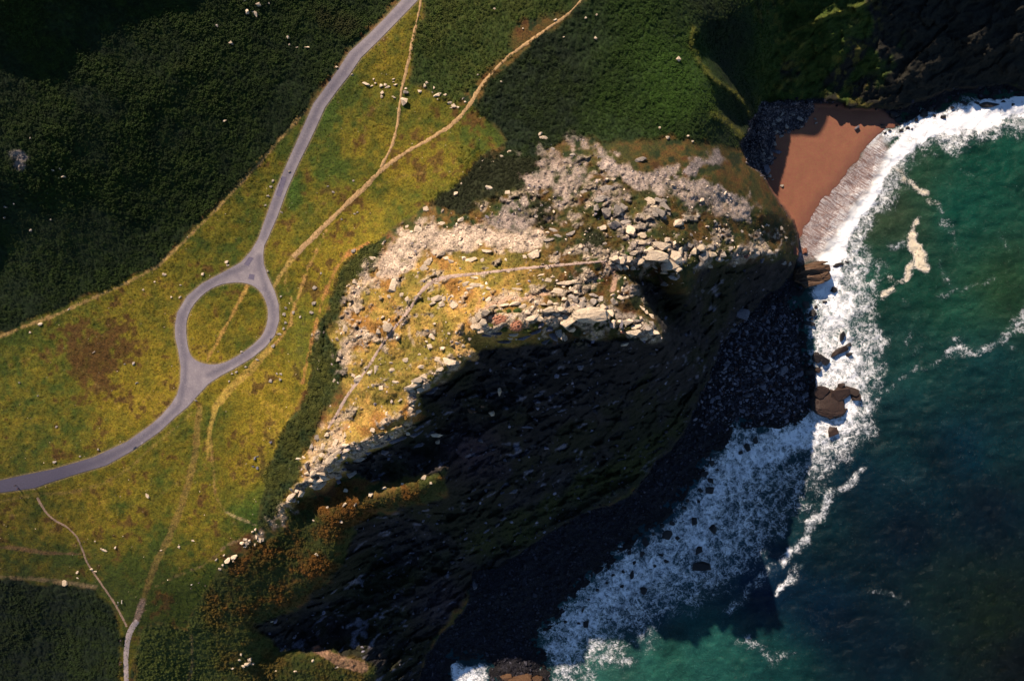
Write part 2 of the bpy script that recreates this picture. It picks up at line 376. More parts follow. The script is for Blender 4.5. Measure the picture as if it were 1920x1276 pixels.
# cliff strata and buttresses
st = ridged(bdx * .45, bdy + 1.2 * n_mid, 8, 4, 80)
w3, wc3, wr3 = worley(bdx * .6 + n_mid * 2, bdy + n_mid, 13, 72)
but = ridged(bdx, bdy * .35, 26, 3, 81)
cl = np.maximum(m_cliff, m_ne * .8)
cr_ = (1 - sstep(1330, 1400, U) * sstep(620, 560, V) * .4)
relief += cl * cr_ * ((st - .2) * 2.6 + (but - .2) * 4.6 + (wr3 - .5) * 5.0 + (wr1 - .5) * 3.4 + (wr2 - .5) * 1.5)
RID = np.maximum(sd_line([(1302,52),(1300,90),(1313,118),(1333,146),(1372,172),(1392,192),(1408,214)]), sd_line([(1335,211),(1365,230),(1398,260)]))
RID = np.maximum(RID, np.maximum(sd_line([(1483,58),(1520,42),(1560,22),(1600,14),(1638,2)]), np.maximum(sd_line([(1470,110),(1500,88),(1515,70)]), sd_line([(1448,172),(1470,158),(1500,148)]))))
rd = -csample(RID, WU, WV)
m_rid = np.exp(-(rd / 5.0) ** 2)
relief += m_rid * (2.0 + 1.2 * n_mid) * sstep(0, 10, zl)
zland = zl + relief * sstep(0, 10, zl)
ne_g = m_ne * sstep(-150, 0, V)
zland += ne_g * (2.4 * fbm(X0 * .6 + Y0 * .5, Y0, 20, 4, 90) + .8 * (wr3 - .5))
fore = m_low * (1 - m_beach) * sstep(6, -10, sdw)
zlow = zs + fore * (0.50 * n_mid + 0.7 * (wr2 - .45) + .4 * (wr1 - .5)) + m_beach * 0.03 * n_mid
Z = zland * (1 - m_low) + zlow * m_low
Z = np.where((sdw > 3) & (m_low > .5), np.minimum(Z, -0.3), Z)
# road bed: smooth
Zroad = zl
Z = Z * (1 - sstep(-6, 0, csample(SD_ROAD, U, V))) + (Zroad - 0.05) * sstep(-6, 0, csample(SD_ROAD, U, V))
X, Y = world_xy(U, V, Z)

iu_core0 = int(np.searchsorted(gu, core_u[0])); iv_core0 = int(np.searchsorted(gv, core_v[0]))
def hz(u, v):
    """height under a map point"""
    x = np.interp(u, gu, np.arange(NU)); y = np.interp(v, gv, np.arange(NV))
    ix = np.clip(np.floor(x).astype(int), 0, NU - 2); iy = np.clip(np.floor(y).astype(int), 0, NV - 2)
    fx = x - ix; fy = y - iy
    return (Z[iy, ix] * (1 - fx) * (1 - fy) + Z[iy, ix + 1] * fx * (1 - fy) + Z[iy + 1, ix] * (1 - fx) * fy + Z[iy + 1, ix + 1] * fx * fy)
def g_at(g, u, v):
    ix = np.clip(np.searchsorted(gu, u), 0, NU - 1); iy = np.clip(np.searchsorted(gv, v), 0, NV - 1)
    return g[iy, ix]
def P(u, v, dz=0.0):
    z = float(hz(np.array(u, float), np.array(v, float))) + dz
    x, y = world_xy(u, v, z)
    return Vector((x, y, z))
def kpx(z): return (CAM_H - z) / FPX

# ------------------------------------------------------------------ ground colours (albedo)
def C(*c): return np.array(c, float)[None, None, :]
def mixc(a, b, t): return a * (1 - t[..., None]) + b * t[..., None]
L1 = fbm(X0, Y0, 34, 4, 100); L2 = fbm(X0, Y0, 12, 4, 101); L3 = fbm(X0, Y0, 3.0, 3, 102); L4 = fbm(X0, Y0, 60, 2, 103)
ones = np.ones_like(U)
def spot(u, v, r, amp=1.0, el=1.0, ang=0.0):
    c, s = math.cos(ang), math.sin(ang)
    a = (WU - u) * c + (WV - v) * s; b = -(WU - u) * s + (WV - v) * c
    return amp * np.exp(-((a / r) ** 2 + (b / (r * el)) ** 2))
green = C(.036, .050, .004); gold = C(.158, .112, .007); ochre = C(.270, .178, .022); rust = C(.090, .034, .006)
gold_w = 0.46 + 0.38 * L1 + .34 * L2 + .30 * L3
gold_w += spot(480, 790, 90, .55, 1.3) + spot(250, 690, 110, .25) + spot(640, 330, 90, .2) + spot(600, 250, 60, .15) + spot(700, 380, 90, .1) + spot(560, 470, 60, .25)
gold_w -= spot(600, 200, 40, .6) + spot(900, 250, 60, .35) + spot(450, 980, 50, .5) + spot(550, 350, 20, .8, 2) + spot(620, 320, 35, .5) + spot(300, 1120, 80, .45) + spot(100, 860, 110, .05) - spot(60, 740, 90, .35) + spot(380, 1130, 60, .4) + spot(340, 560, 40, .3)
gold_w = np.clip(gold_w, 0, 1)
col = mixc(green * ones[..., None], gold, gold_w)
col = mixc(col, ochre, np.clip(sstep(.40, 1.05, .5 * L2 + .6 * L3 + .25 * L1 + spot(510, 800, 70, .45, 1.5) + spot(250,690,100,.15)) * .8, 0, 1))
rw = np.clip(sstep(.3, .95, .55 * L2 + .55 * L3 + spot(200, 660, 80, .75) + spot(130, 620, 50, .45) + spot(640, 450, 25, .6, .6) - .22) * .85, 0, 1)
col = mixc(col, rust, rw)
col = mixc(col, C(.050, .026, .005), np.clip(sstep(.35, .8, spot(205, 655, 75, .9, .8) + spot(135, 635, 55, .6) + spot(160, 720, 50, .5) + .75 * L3 + .65 * L2 - .08) * .8, 0, 1))
lush = C(.040, .075, .008)
col = mixc(col, lush, np.clip(spot(605, 205, 26, .9) + spot(548, 358, 14, .9, 2.2) + spot(470, 960, 45, .6) + spot(620, 330, 30, .4) + spot(565, 640, 22, .5, 3) + spot(515, 900, 25, .5, 2.5), 0, 1))
# moor outside named zones
moor = mixc(C(.050, .050, .010) * ones[..., None], C(.120, .062, .014), np.clip(.45 + .4 * L2 + .75 * L3, 0, 1))
moor = mixc(moor, C(.085, .033, .008), sstep(.25, .8, L1 * .3 + L2 * .5 + .6 * L3))
moor = mixc(moor, C(.018, .030, .006), sstep(.15, .7, .5 * L2 - .8 * L3))
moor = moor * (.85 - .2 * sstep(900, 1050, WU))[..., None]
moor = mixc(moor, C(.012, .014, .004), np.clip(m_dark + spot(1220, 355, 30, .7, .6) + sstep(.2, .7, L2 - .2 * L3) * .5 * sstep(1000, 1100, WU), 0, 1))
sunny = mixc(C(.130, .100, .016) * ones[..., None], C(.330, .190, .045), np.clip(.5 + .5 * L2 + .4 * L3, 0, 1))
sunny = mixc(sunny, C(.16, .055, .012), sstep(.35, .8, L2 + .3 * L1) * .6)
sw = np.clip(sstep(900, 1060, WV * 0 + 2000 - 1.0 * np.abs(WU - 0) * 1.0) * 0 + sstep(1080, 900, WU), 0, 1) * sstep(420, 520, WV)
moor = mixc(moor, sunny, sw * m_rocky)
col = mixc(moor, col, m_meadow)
fern = mixc(C(.007, .0145, .002) * ones[..., None], C(.016, .028, .0032), np.clip(.5 + .45 * L2 + .5 * L3 + .35 * L1, 0, 1))
fern = mixc(fern, C(.022, .017, .004), sstep(.55, 1.1, .7 * L1 + .3 * L2 + spot(30, 420, 90, .6) + spot(500, 140, 40, .3)) * .6)
fernC = mixc(fern * .75, C(.020, .044, .004), np.clip(.12 + .3 * L1 + spot(1270, 170, 70, .8) + spot(1180, 60, 100, .35) + spot(1130, 190, 60, .2) - spot(980, 200, 90, .5), 0, 1))
fernD = mixc(C(.014, .030, .003) * ones[..., None], C(.036, .050, .006), np.clip(.5 + .5 * L2, 0, 1))
rusty = mixc(C(.028, .032, .005) * ones[..., None], C(.092, .038, .006), np.clip(.30 + .7 * L2 + .5 * L3 + sstep(500, 620, WU) * .15, 0, 1))
rusty = mixc(rusty, C(.035, .045, .008), np.clip(sstep(440, 330, WU) + sstep(1120, 1200, WV) * .5, 0, 1))
gorse = mixc(C(.014, .024, .006) * ones[..., None], C(.046, .048, .008), np.clip(.45 + .6 * L2 + .4 * L3 + sstep(600, 900, WV) * .15, 0, 1))
col = mixc(col, fern, m_bA); col = mixc(col, fernC, m_bC); col = mixc(col, fernD, m_bD * .9); col = mixc(col, fern, m_bE)
col = mixc(col, rusty, m_bF); col = mixc(col, gorse, m_go)
neg = mixc(C(.028, .044, .005) * ones[..., None], C(.012, .011, .008), np.clip(sstep(-.1, .5, L2 + sstep(1560, 1700, WU) * 1.6 - .3), 0, 1))
neg = mixc(neg, C(.10, .085, .012), sstep(.35, .8, L3 + .5 * L2) * .6 * sstep(1680, 1600, WU))
col = mixc(col, neg, m_ne)
col = mixc(col, C(.095, .085, .012), np.clip(m_rid * (.6 + .5 * L3), 0, 1) * .8)  # sunlit gold painted onto the ridge crests
# cliffs
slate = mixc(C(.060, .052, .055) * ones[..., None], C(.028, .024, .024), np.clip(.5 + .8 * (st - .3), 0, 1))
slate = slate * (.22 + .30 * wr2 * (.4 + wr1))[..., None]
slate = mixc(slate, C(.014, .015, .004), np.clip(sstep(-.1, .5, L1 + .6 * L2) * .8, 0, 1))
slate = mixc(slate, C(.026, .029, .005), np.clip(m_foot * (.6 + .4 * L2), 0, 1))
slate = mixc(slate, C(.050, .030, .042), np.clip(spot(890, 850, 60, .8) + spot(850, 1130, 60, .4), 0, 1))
sky_streak = ridged(bdx * .16, bdy + 1.6 * n_mid, 5, 3, 83)
slate = mixc(slate, C(.20, .195, .26), sstep(.76, 1.05, sky_streak + .30 * L3 + .15 * L2) * .55 * (1 - .5 * m_foot))  # pale blue streaks along the strata, skylight put into the colour
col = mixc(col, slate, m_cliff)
# rock
stone = mixc(C(.43, .32, .215) * ones[..., None], C(.24, .19, .155), np.clip(.5 + .6 * L3 + .4 * (wr1 - .5) + sstep(1000, 1200, WU) * .25, 0, 1))
stone = mixc(stone, C(.50, .39, .28), sstep(.4, .9, L2) * .6)
stone = mixc(stone, C(.05, .045, .04), sstep(.10, .02, wc1) * .8)
stone = mixc(stone, C(.09, .075, .05), sstep(.08, .01, wc2) * .7)
rock_vis = np.clip(crest_rock * (sstep(-.75, -.3, L3 + .6 * L2) * .95) + outc * .8, 0, 1) * (1 - m_cliff * .85)
col = mixc(col, stone, rock_vis * (1 - m_low))
scree_c = mixc(C(.40, .30, .22) * ones[..., None], C(.20, .16, .155), scr_t)
scree_c = scree_c * (1 + .35 * L3[..., None])
scree_v = scr * sstep(.35, .9, scr + .5 * L3 + .3 * L2 + .22)
col = mixc(col, scree_c, np.clip(scree_v, 0, 1) * .92)
# worn tracks painted by feet on the turf: (line with half widths, strength, colour)
TR = [([(575,206,2),(540,244,2.2),(492,300,2.2),(445,350,2.5),(400,399,2.5),(350,447,2.5),(295,500,2.5),(250,524,2.5),(190,552,2.5),(100,592,3),(50,610,2.5),(0,631,2.5),(-60,655,3)], .85, (.26,.16,.055)),
      ([(613,430,2),(600,455,1.8),(590,480,2),(577,503,2.2),(565,540,2),(555,565,2),(548,585,2.5),(546,605,2.5),(530,630,2.5),(505,655,2.5),(490,672,2),(465,690,2)], .8, (.30,.17,.05)),
      ([(552,480,5),(538,498,4.5),(524,518,3.5),(514,538,2.5),(510,560,1.5)], .7, (.27,.17,.05)), ([(538,508,2),(535,530,1.5),(542,552,1.5),(550,570,2)], .7, (.28,.17,.05)),
      ([(466,534,3),(430,600,3.2),(388,676,3)], .85, (.26,.145,.035)),
      ([(375,765,5),(370,800,5),(366,850,6),(355,900,6),(340,950,6),(315,1010,6),(290,1060,6),(268,1125,5)], .45, (.17,.10,.03)),
      ([(392,800,2),(398,850,2),(400,890,2.2),(404,930,2),(422,957,1.6)], .55, (.22,.13,.04)),
      ([(360,772,2),(330,800,2),(280,842,2),(240,880,2.5),(190,908,2.5),(120,925,3),(60,927,3),(0,940,3)], .5, (.18,.12,.03)),
      ([(0,1025,3),(40,1028,3.5),(80,1036,4),(150,1037,2)], .6, (.15,.075,.04)), ([(0,1082,3),(60,1084,3),(110,1090,4),(180,1100,4)], .6, (.20,.13,.07)),
      ([(480,985,2),(465,978,1.8),(440,968,1.6),(418,955,1.6)], .85, (.33,.24,.11)),
      ([(505,655,6),(470,692,7),(430,730,7),(405,762,6),(392,810,3),(388,860,2)], .62, (.30,.19,.04)),
      ([(655,468,3),(640,490,3),(622,520,3),(604,565,2.5),(592,610,2.5),(580,660,2.5),(566,720,2.5)], .7, (.26,.12,.035)),
      ([(692,455,3),(660,472,4),(650,480,4)], .7, (.30,.12,.04)),
      ([(450,1010,2),(425,1022,2),(415,1030,3)], .7, (.24,.14,.07)), ([(765,206,1),(790,225,.9),(813,250,.8)], .6, (.25,.17,.05)),
      ([(800,700,3),(815,650,3),(800,560,1)], .0, (.2,.1,.05)),
      ([(760,675,1.2),(790,640,1.4),(812,618,1.4),(830,600,1.2)], .7, (.12,.07,.03)), ([(764,600,2),(768,630,2),(778,650,2)], .5, (.33,.24,.17)),
      ([(1050,545,2),(1010,553,2.5),(980,560,3),(950,560,4),(915,575,5),(905,590,3)], .7, (.33,.20,.13)),
      ([(890,670,7),(865,660,10),(850,640,6),(862,610,5)], .6, (.38,.22,.08)), ([(900,560,4),(890,590,3)], .6, (.30,.15,.06)),
      ([(1130,490,3),(1145,500,3),(1155,520,4),(1148,545,4)], .7, (.28,.17,.12)),
      ([(220,1140,1.5),(205,1115,1.6),(180,1082,1.6)], .3, (.2,.13,.1)),
      ([(590,1215,6),(640,1240,10),(680,1250,10)], .45, (.24,.13,.09)), ([(268,1125,5),(262,1145,6),(255,1163,6)], .8, (.20,.13,.10)),
      ([(360,1190,2),(362,1240,2),(355,1276,3)], .4, (.2,.12,.06)),
      ([(0,960,1.2),(60,975,1.2),(120,1010,1),(170,1040,1)], .4, (.18,.12,.04)), ([(385,870,1),(340,900,1.2),(280,940,1.2),(200,960,1)], .35, (.19,.13,.04)),
      ([(270,545,1),(290,560,1.2),(320,572,1)], .5, (.24,.14,.04)), ([(620,360,1),(590,400,1),(560,420,1),(530,430,1)], .3, (.22,.15,.04)),
      ([(700,300,1),(680,260,1),(690,210,1),(730,190,1)], .3, (.20,.14,.04)), ([(420,1030,2),(380,1060,2),(330,1080,2),(290,1100,1.5)], .4, (.20,.13,.05)),
      ([(870,300,1),(820,320,1.2),(760,330,1),(700,350,1)], .3, (.22,.15,.04)), ([(440,700,1),(470,740,1.2),(470,800,1),(450,860,1),(430,920,1)], .35, (.25,.16,.04)),
      ([(150,690,1),(220,760,1),(250,800,1)], .3, (.20,.13,.04)), ([(0,690,1),(90,660,1),(180,600,1),(260,560,1)], .3, (.22,.14,.04))]
for k, (ln, stg, cc) in enumerate(TR):
    m = sstep(-1.8, 1.2, csample(sd_line(ln), U, V) + 1.2 * L3) * min(1, stg * 1.2) * (.88 + .12 * n_small)
    col = mixc(col, C(*cc) * 1.15, np.clip(m, 0, 1) * (1 - m_low))
# verge wear beside the road
col = mixc(col, C(.22, .16, .09), sstep(-4, -1, csample(SD_ROAD, U, V)) * .6)
# low ground
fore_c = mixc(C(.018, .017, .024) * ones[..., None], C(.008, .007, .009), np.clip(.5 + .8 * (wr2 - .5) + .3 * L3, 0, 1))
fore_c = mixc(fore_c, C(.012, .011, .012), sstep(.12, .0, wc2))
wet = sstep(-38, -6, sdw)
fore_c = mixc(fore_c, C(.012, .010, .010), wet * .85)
sand = mixc(C(.205, .082, .046) * ones[..., None], C(.172, .068, .040), np.clip(.5 + .5 * L1 + .2 * L3, 0, 1))
sand = mixc(sand, C(.135, .055, .036), sstep(-26, -2, sdw) * .8)
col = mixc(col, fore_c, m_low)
col = mixc(col, sand, m_beach * sstep(.2, .8, m_beach))
stn = sstep(-1436, -1400, -WU) * 0
left_stones = mask(sd_poly([(1380,210),(1440,190),(1520,195),(1505,232),(1470,245),(1455,262),(1450,292),(1440,340),(1400,320)]), 4, 8, 5, 95) * m_low
col = mixc(col, mixc(C(.05, .042, .045) * ones[..., None], C(.018, .016, .019), np.clip(wr2, 0, 1)), left_stones)
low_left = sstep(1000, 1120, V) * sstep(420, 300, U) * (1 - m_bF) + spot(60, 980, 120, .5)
col = col * (1 - .30 * np.clip(low_left, 0, 1) - .18 * sstep(250, 0, U) * sstep(700, 900, V))[..., None]  # vignette dimming of the lower left, painted into the ground colour
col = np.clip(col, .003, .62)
rough_m = np.clip(m_beach * .25 * sstep(-40, 0, sdw), 0, 1)
stony = np.clip(rock_vis + scree_v * .6 + m_cliff * .8 + fore + m_ne * .3, 0, 1)

# ------------------------------------------------------------------ materials
def new_mat(name):
    m = bpy.data.materials.new(name); m.use_nodes = True
    nt = m.node_tree; nt.nodes.clear()
    out = nt.nodes.new('ShaderNodeOutputMaterial'); b = nt.nodes.new('ShaderNodeBsdfPrincipled')
    nt.links.new(b.outputs[0], out.inputs[0])
    return m, nt, b
def N(nt, t, **kw):
    n = nt.nodes.new(t)
    for k, v in kw.items(): setattr(n, k, v)
    return n
def noise_node(nt, scale, detail=4, rough=.6, vec=None):
    n = N(nt, 'ShaderNodeTexNoise'); n.inputs['Scale'].default_value = scale; n.inputs['Detail'].default_value = detail; n.inputs['Roughness'].default_value = rough
    if vec is not None: nt.links.new(vec, n.inputs['Vector'])
    return n
def math_n(nt, op, a, b=None, c=None):
    n = N(nt, 'ShaderNodeMath', operation=op)
    for i, x in enumerate((a, b, c)):
        if x is None: continue
        if isinstance(x, (int, float)): n.inputs[i].default_value = x
        else: nt.links.new(x, n.inputs[i])
    return n.outputs[0]
def maprange(nt, x, a, b, c, d):
    n = N(nt, 'ShaderNodeMapRange'); nt.links.new(x, n.inputs[0])
    for i, q in enumerate((a, b, c, d)): n.inputs[i + 1].default_value = q
    return n.outputs[0]
def mul_col(nt, colr, fac):
    n = N(nt, 'ShaderNodeVectorMath', operation='SCALE'); nt.links.new(colr, n.inputs[0]); nt.links.new(fac, n.inputs['Scale'])
    return n.outputs[0]
def mixcol(nt, fac, a, b):
    n = N(nt, 'ShaderNodeMix', data_type='RGBA')
    if isinstance(fac, (int, float)): n.inputs[0].default_value = fac
    else: nt.links.new(fac, n.inputs[0])
    for i, x in ((6, a), (7, b)):
        if isinstance(x, tuple): n.inputs[i].default_value = (*x, 1)
        else: nt.links.new(x, n.inputs[i])
    return n.outputs[2]

def ground_material():
    m, nt, b = new_mat('ground_cover')
    pos = N(nt, 'ShaderNodeNewGeometry').outputs['Position']
    ac = N(nt, 'ShaderNodeAttribute', attribute_name='albedo'); am = N(nt, 'ShaderNodeAttribute', attribute_name='cover')
    sep = N(nt, 'ShaderNodeSeparateColor'); nt.links.new(am.outputs['Color'], sep.inputs[0])
    n1 = noise_node(nt, 1.3, 5, .7, pos); n2 = noise_node(nt, .33, 4, .6, pos); n3 = noise_node(nt, 5.0, 2, .6, pos)
    f = math_n(nt, 'ADD', maprange(nt, n1.outputs[0], .3, .7, .38, 1.62), maprange(nt, n2.outputs[0], .3, .7, -.22, .22))
    f = math_n(nt, 'ADD', f, maprange(nt, n3.outputs[0], .3, .7, -.18, .18))
    # sand stays even
    f = math_n(nt, 'ADD', math_n(nt, 'MULTIPLY', f, math_n(nt, 'SUBTRACT', 1.0, sep.outputs[1])), math_n(nt, 'MULTIPLY', sep.outputs[1], maprange(nt, n1.outputs[0], .3, .7, .93, 1.07)))
    # dark cracks on bare stone
    vor = N(nt, 'ShaderNodeTexVoronoi', feature='DISTANCE_TO_EDGE'); vor.inputs['Scale'].default_value = .8
    wv = N(nt, 'ShaderNodeVectorMath', operation='ADD'); nt.links.new(pos, wv.inputs[0]); nt.links.new(n1.outputs['Color'], wv.inputs[1]); nt.links.new(wv.outputs[0], vor.inputs['Vector'])
    crack = maprange(nt, vor.outputs[0], 0, .10, .45, 1)
    cf = math_n(nt, 'ADD', math_n(nt, 'MULTIPLY', crack, sep.outputs[0]), math_n(nt, 'SUBTRACT', 1.0, sep.outputs[0]))
    f = math_n(nt, 'MULTIPLY', f, cf)
    c = mul_col(nt, ac.outputs['Color'], f)
    # hue drift
    hs = N(nt, 'ShaderNodeHueSaturation'); nt.links.new(c, hs.inputs['Color'])
    nt.links.new(maprange(nt, noise_node(nt, .9, 3, .6, pos).outputs[0], .3, .7, .488, .512), hs.inputs['Hue'])
    nt.links.new(hs.outputs[0], b.inputs['Base Color'])
    b.inputs['Roughness'].default_value = .9
    nt.links.new(maprange(nt, sep.outputs[2], 0, 1, .92, .45), b.inputs['Roughness'])
    b.inputs['Specular IOR Level'].default_value = .2
    bp = N(nt, 'ShaderNodeBump'); bp.inputs['Strength'].default_value = .9
    nt.links.new(math_n(nt, 'MULTIPLY', math_n(nt, 'SUBTRACT', 1.0, math_n(nt, 'MULTIPLY', sep.outputs[1], .92)), .38), bp.inputs['Distance'])
    hsum = math_n(nt, 'ADD', n1.outputs[0], math_n(nt, 'MULTIPLY', n3.outputs[0], .35))
    hsum = math_n(nt, 'ADD', hsum, math_n(nt, 'MULTIPLY', math_n(nt, 'MULTIPLY', crack, sep.outputs[0]), .8))
    nt.links.new(hsum, bp.inputs['Height']); nt.links.new(bp.outputs[0], b.inputs['Normal'])
    return m
MAT_GROUND = ground_material()

def rock_material(name, base, dark, light, wet=0.0):
    m, nt, b = new_mat(name)
    geo = N(nt, 'ShaderNodeNewGeometry'); pos = geo.outputs['Position']
    oi = N(nt, 'ShaderNodeObjectInfo')
    n1 = noise_node(nt, 1.1, 5, .7, pos); n2 = noise_node(nt, 4.0, 3, .6, pos)
    c = mixcol(nt, maprange(nt, n1.outputs[0], .35, .65, 0, 1), dark, base)
    c = mixcol(nt, maprange(nt, n2.outputs[0], .5, .72, 0, .8), c, light)
    f = maprange(nt, oi.outputs['Random'], 0, 1, .78, 1.22)
    wave = N(nt, 'ShaderNodeTexWave'); wave.bands_direction = 'DIAGONAL'; wave.inputs['Scale'].default_value = .9; wave.inputs['Distortion'].default_value = 9; wave.inputs['Detail'].default_value = 3
    nt.links.new(pos, wave.inputs['Vector'])
    f = math_n(nt, 'MULTIPLY', f, maprange(nt, wave.outputs['Fac'], 0, .25, .8, 1.0))
    nt.links.new(mul_col(nt, c, f), b.inputs['Base Color'])
    b.inputs['Roughness'].default_value = .88 - .45 * wet
    b.inputs['Specular IOR Level'].default_value = .25
    bp = N(nt, 'ShaderNodeBump'); bp.inputs['Strength'].default_value = .8; bp.inputs['Distance'].default_value = .3
    nt.links.new(math_n(nt, 'ADD', n1.outputs[0], math_n(nt, 'MULTIPLY', n2.outputs[0], .4)), bp.inputs['Height']); nt.links.new(bp.outputs[0], b.inputs['Normal'])
    return m
M_PALE = rock_material('pale_lichened_stone', (.50, .385, .27), (.30, .225, .155), (.62, .50, .37))
M_GREY = rock_material('grey_stone', (.28, .23, .19), (.14, .115, .095), (.40, .33, .27))
M_SHADE = rock_material('slate_shade_stone', (.12, .11, .13), (.05, .046, .055), (.19, .18, .20))  # dark slate; also puts shade into the colour of shadowed crag blocks
M_WET = rock_material('wet_black_stone', (.016, .013, .013), (.008, .007, .007), (.030, .022, .018), 1)
M_BROWN = rock_material('brown_wet_stone', (.075, .040, .022), (.035, .018, .010), (.13, .075, .040), .6)
M_DBRN = rock_material('dark_brown_wet_stone', (.026, .014, .010), (.012, .007, .006), (.055, .030, .020), .6)
M_RED = rock_material('red_stone', (.22, .085, .05), (.13, .05, .032), (.30, .13, .08), .3)
RM = {'p': M_PALE, 'g': M_GREY, 's': M_SHADE, 'w': M_WET, 'b': M_BROWN, 'd': M_DBRN, 'r': M_RED}

def tint_material(name, rough=.85, trans=0):
    m, nt, b = new_mat(name)
    a = N(nt, 'ShaderNodeAttribute', attribute_name='tint', attribute_type='INSTANCER')
    pos = N(nt, 'ShaderNodeNewGeometry').outputs['Position']
    n1 = noise_node(nt, 2.2, 3, .6, pos)
    nt.links.new(mul_col(nt, a.outputs['Color'], maprange(nt, n1.outputs[0], .3, .7, .6, 1.4)), b.inputs['Base Color'])
    b.inputs['Roughness'].default_value = rough; b.inputs['Specular IOR Level'].default_value = .15
    return m
M_LEAF = tint_material('fern_fronds'); M_STONE_T = tint_material('loose_stone')

def flat_mat(name, c, rough=.8, nscale=2.0, var=.25):
    m, nt, b = new_mat(name)
    pos = N(nt, 'ShaderNodeNewGeometry').outputs['Position']
    n1 = noise_node(nt, nscale, 4, .6, pos)
    rgb = N(nt, 'ShaderNodeRGB'); rgb.outputs[0].default_value = (*c, 1)
    nt.links.new(mul_col(nt, rgb.outputs[0], maprange(nt, n1.outputs[0], .3, .7, 1 - var, 1 + var)), b.inputs['Base Color'])
    b.inputs['Roughness'].default_value = rough; b.inputs['Specular IOR Level'].default_value = .2
    bp = N(nt, 'ShaderNodeBump'); bp.inputs['Distance'].default_value = .05; nt.links.new(n1.outputs[0], bp.inputs['Height']); nt.links.new(bp.outputs[0], b.inputs['Normal'])
    return m

# ------------------------------------------------------------------ object helpers
def tag(o, label=None, cat=None, group=None, kind=None):
    if label:
        if len(label.split()) > 16: print('LONG', label)
        o['label'] = label
    if cat: o['category'] = cat
    if group: o['group'] = group
    if kind: o['kind'] = kind
    return o
def link(name, me, parent=None):
    o = bpy.data.objects.new(name, me); COL.objects.link(o)
    if parent is not None: o.parent = parent
    return o
def np_mesh(name, co, quads, smooth=True):
    me = bpy.data.meshes.new(name)
    me.vertices.add(len(co)); me.vertices.foreach_set('co', np.ascontiguousarray(co, dtype=np.float32).ravel())
    nq = len(quads); w = quads.shape[1]
    me.loops.add(nq * w); me.loops.foreach_set('vertex_index', np.ascontiguousarray(quads, dtype=np.int32).ravel())
    me.polygons.add(nq); me.polygons.foreach_set('loop_start', np.arange(0, nq * w, w, dtype=np.int32))
    me.polygons.foreach_set('loop_total', np.full(nq, w, dtype=np.int32))
    me.update(calc_edges=True)
    if smooth: me.polygons.foreach_set('use_smooth', np.ones(nq, bool))
    return me

# ------------------------------------------------------------------ terrain pieces (one continuous sheet, split by what it is)
idx = np.arange(NV * NU).reshape(NV, NU)
quads = np.stack([idx[1:, :-1], idx[1:, 1:], idx[:-1, 1:], idx[:-1, :-1]], -1)
def fc(a): return (a[1:, :-1] + a[1:, 1:] + a[:-1, 1:] + a[:-1, :-1]) / 4
f_low = fc(m_low) > .5; f_beach = f_low & (fc(m_beach) > .5); f_cliff = (~f_low) & (fc(np.maximum(m_cliff, m_ne * .51)) > .5)
f_scree = (~f_low) & (~f_cliff) & (fc(scree_v) > .5)
f_hill = (~f_low) & (~f_cliff) & (~f_scree) & (fc(m_bA) > .5)
f_crag = (~f_low) & (~f_cliff) & (~f_scree) & (~f_hill) & (fc(m_rocky) > .5)
f_sea = f_low & (fc(sdw) > 40)
f_fore = f_low & ~f_beach & ~f_sea
f_mead = ~(f_low | f_cliff | f_scree | f_hill | f_crag)
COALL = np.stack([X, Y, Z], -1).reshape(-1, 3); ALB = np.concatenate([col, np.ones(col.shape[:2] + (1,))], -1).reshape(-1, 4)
COV = np.stack([stony, m_beach, rough_m * 0 + m_beach * sstep(-30, 0, sdw), np.ones_like(U)], -1).reshape(-1, 4)
# smooth normals computed over the whole sheet so the pieces join without seams
dXu = np.gradient(COALL.reshape(NV, NU, 3), axis=1); dXv = np.gradient(COALL.reshape(NV, NU, 3), axis=0)
def piece(name, sel):
    q = quads[sel]
    if not len(q): return None
    used = np.unique(q); rem = np.zeros(NV * NU, np.int32); rem[used] = np.arange(len(used))
    me = np_mesh(name, COALL[used], rem[q])
    for an, arr in (('albedo', ALB), ('cover', COV)):
        at = me.attributes.new(an, 'FLOAT_COLOR', 'POINT'); at.data.foreach_set('color', arr[used].astype(np.float32).ravel())
    me.materials.append(MAT_GROUND)
    o = link(name, me); tag(o, kind='structure')
    return o
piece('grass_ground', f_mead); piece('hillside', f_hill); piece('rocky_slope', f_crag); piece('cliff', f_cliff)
piece('beach', f_beach); piece('foreshore', f_fore)
tag(piece('scree', f_scree), kind='structure')

# ------------------------------------------------------------------ sea
SS = 2.6
su = np.concatenate([np.array(outer(820, -1, 10)[::-1]) * 0 + 0, []])[:0]
su = np.concatenate([np.arange(820, 1990, SS), np.array(outer(1990, 1, 9000))]); sv0 = np.arange(150, 1345, SS)
sv = np.concatenate([np.array(outer(150, -1, 60)[::-1]), sv0, np.array(outer(1345, 1, 9000))])
SU, SV = np.meshgrid(su, sv)
KS = CAM_H / FPX
SX = (SU - 960) * KS; SY = (638 - SV) * KS
swu = SU + 4.5 * fbm(SX, SY, 9, 3, 3); swv = SV + 4.5 * fbm(SX, SY, 9, 3, 4)
s_sd = csample(SD_WAT, swu, swv)
w_a = fbm(SX + 10, SY, 14, 3, 200); w_b = fbm(SX, SY, 3.6, 3, 201)
wu2 = SU + 9 * fbm(SX, SY, 12, 3, 210); wv2 = SV + 9 * fbm(SX, SY, 12, 3, 211)
def fmask(sd, soft, amp=6, s=0):
    return sstep(-soft, soft, csample(sd, wu2, wv2) + amp * fbm(SX, SY, 7, 3, 220 + s))
foam = np.zeros_like(SU)
def addf(sd, soft, a, amp=6, s=0):
    global foam
    foam = np.maximum(foam, a * fmask(sd, soft, amp, s))
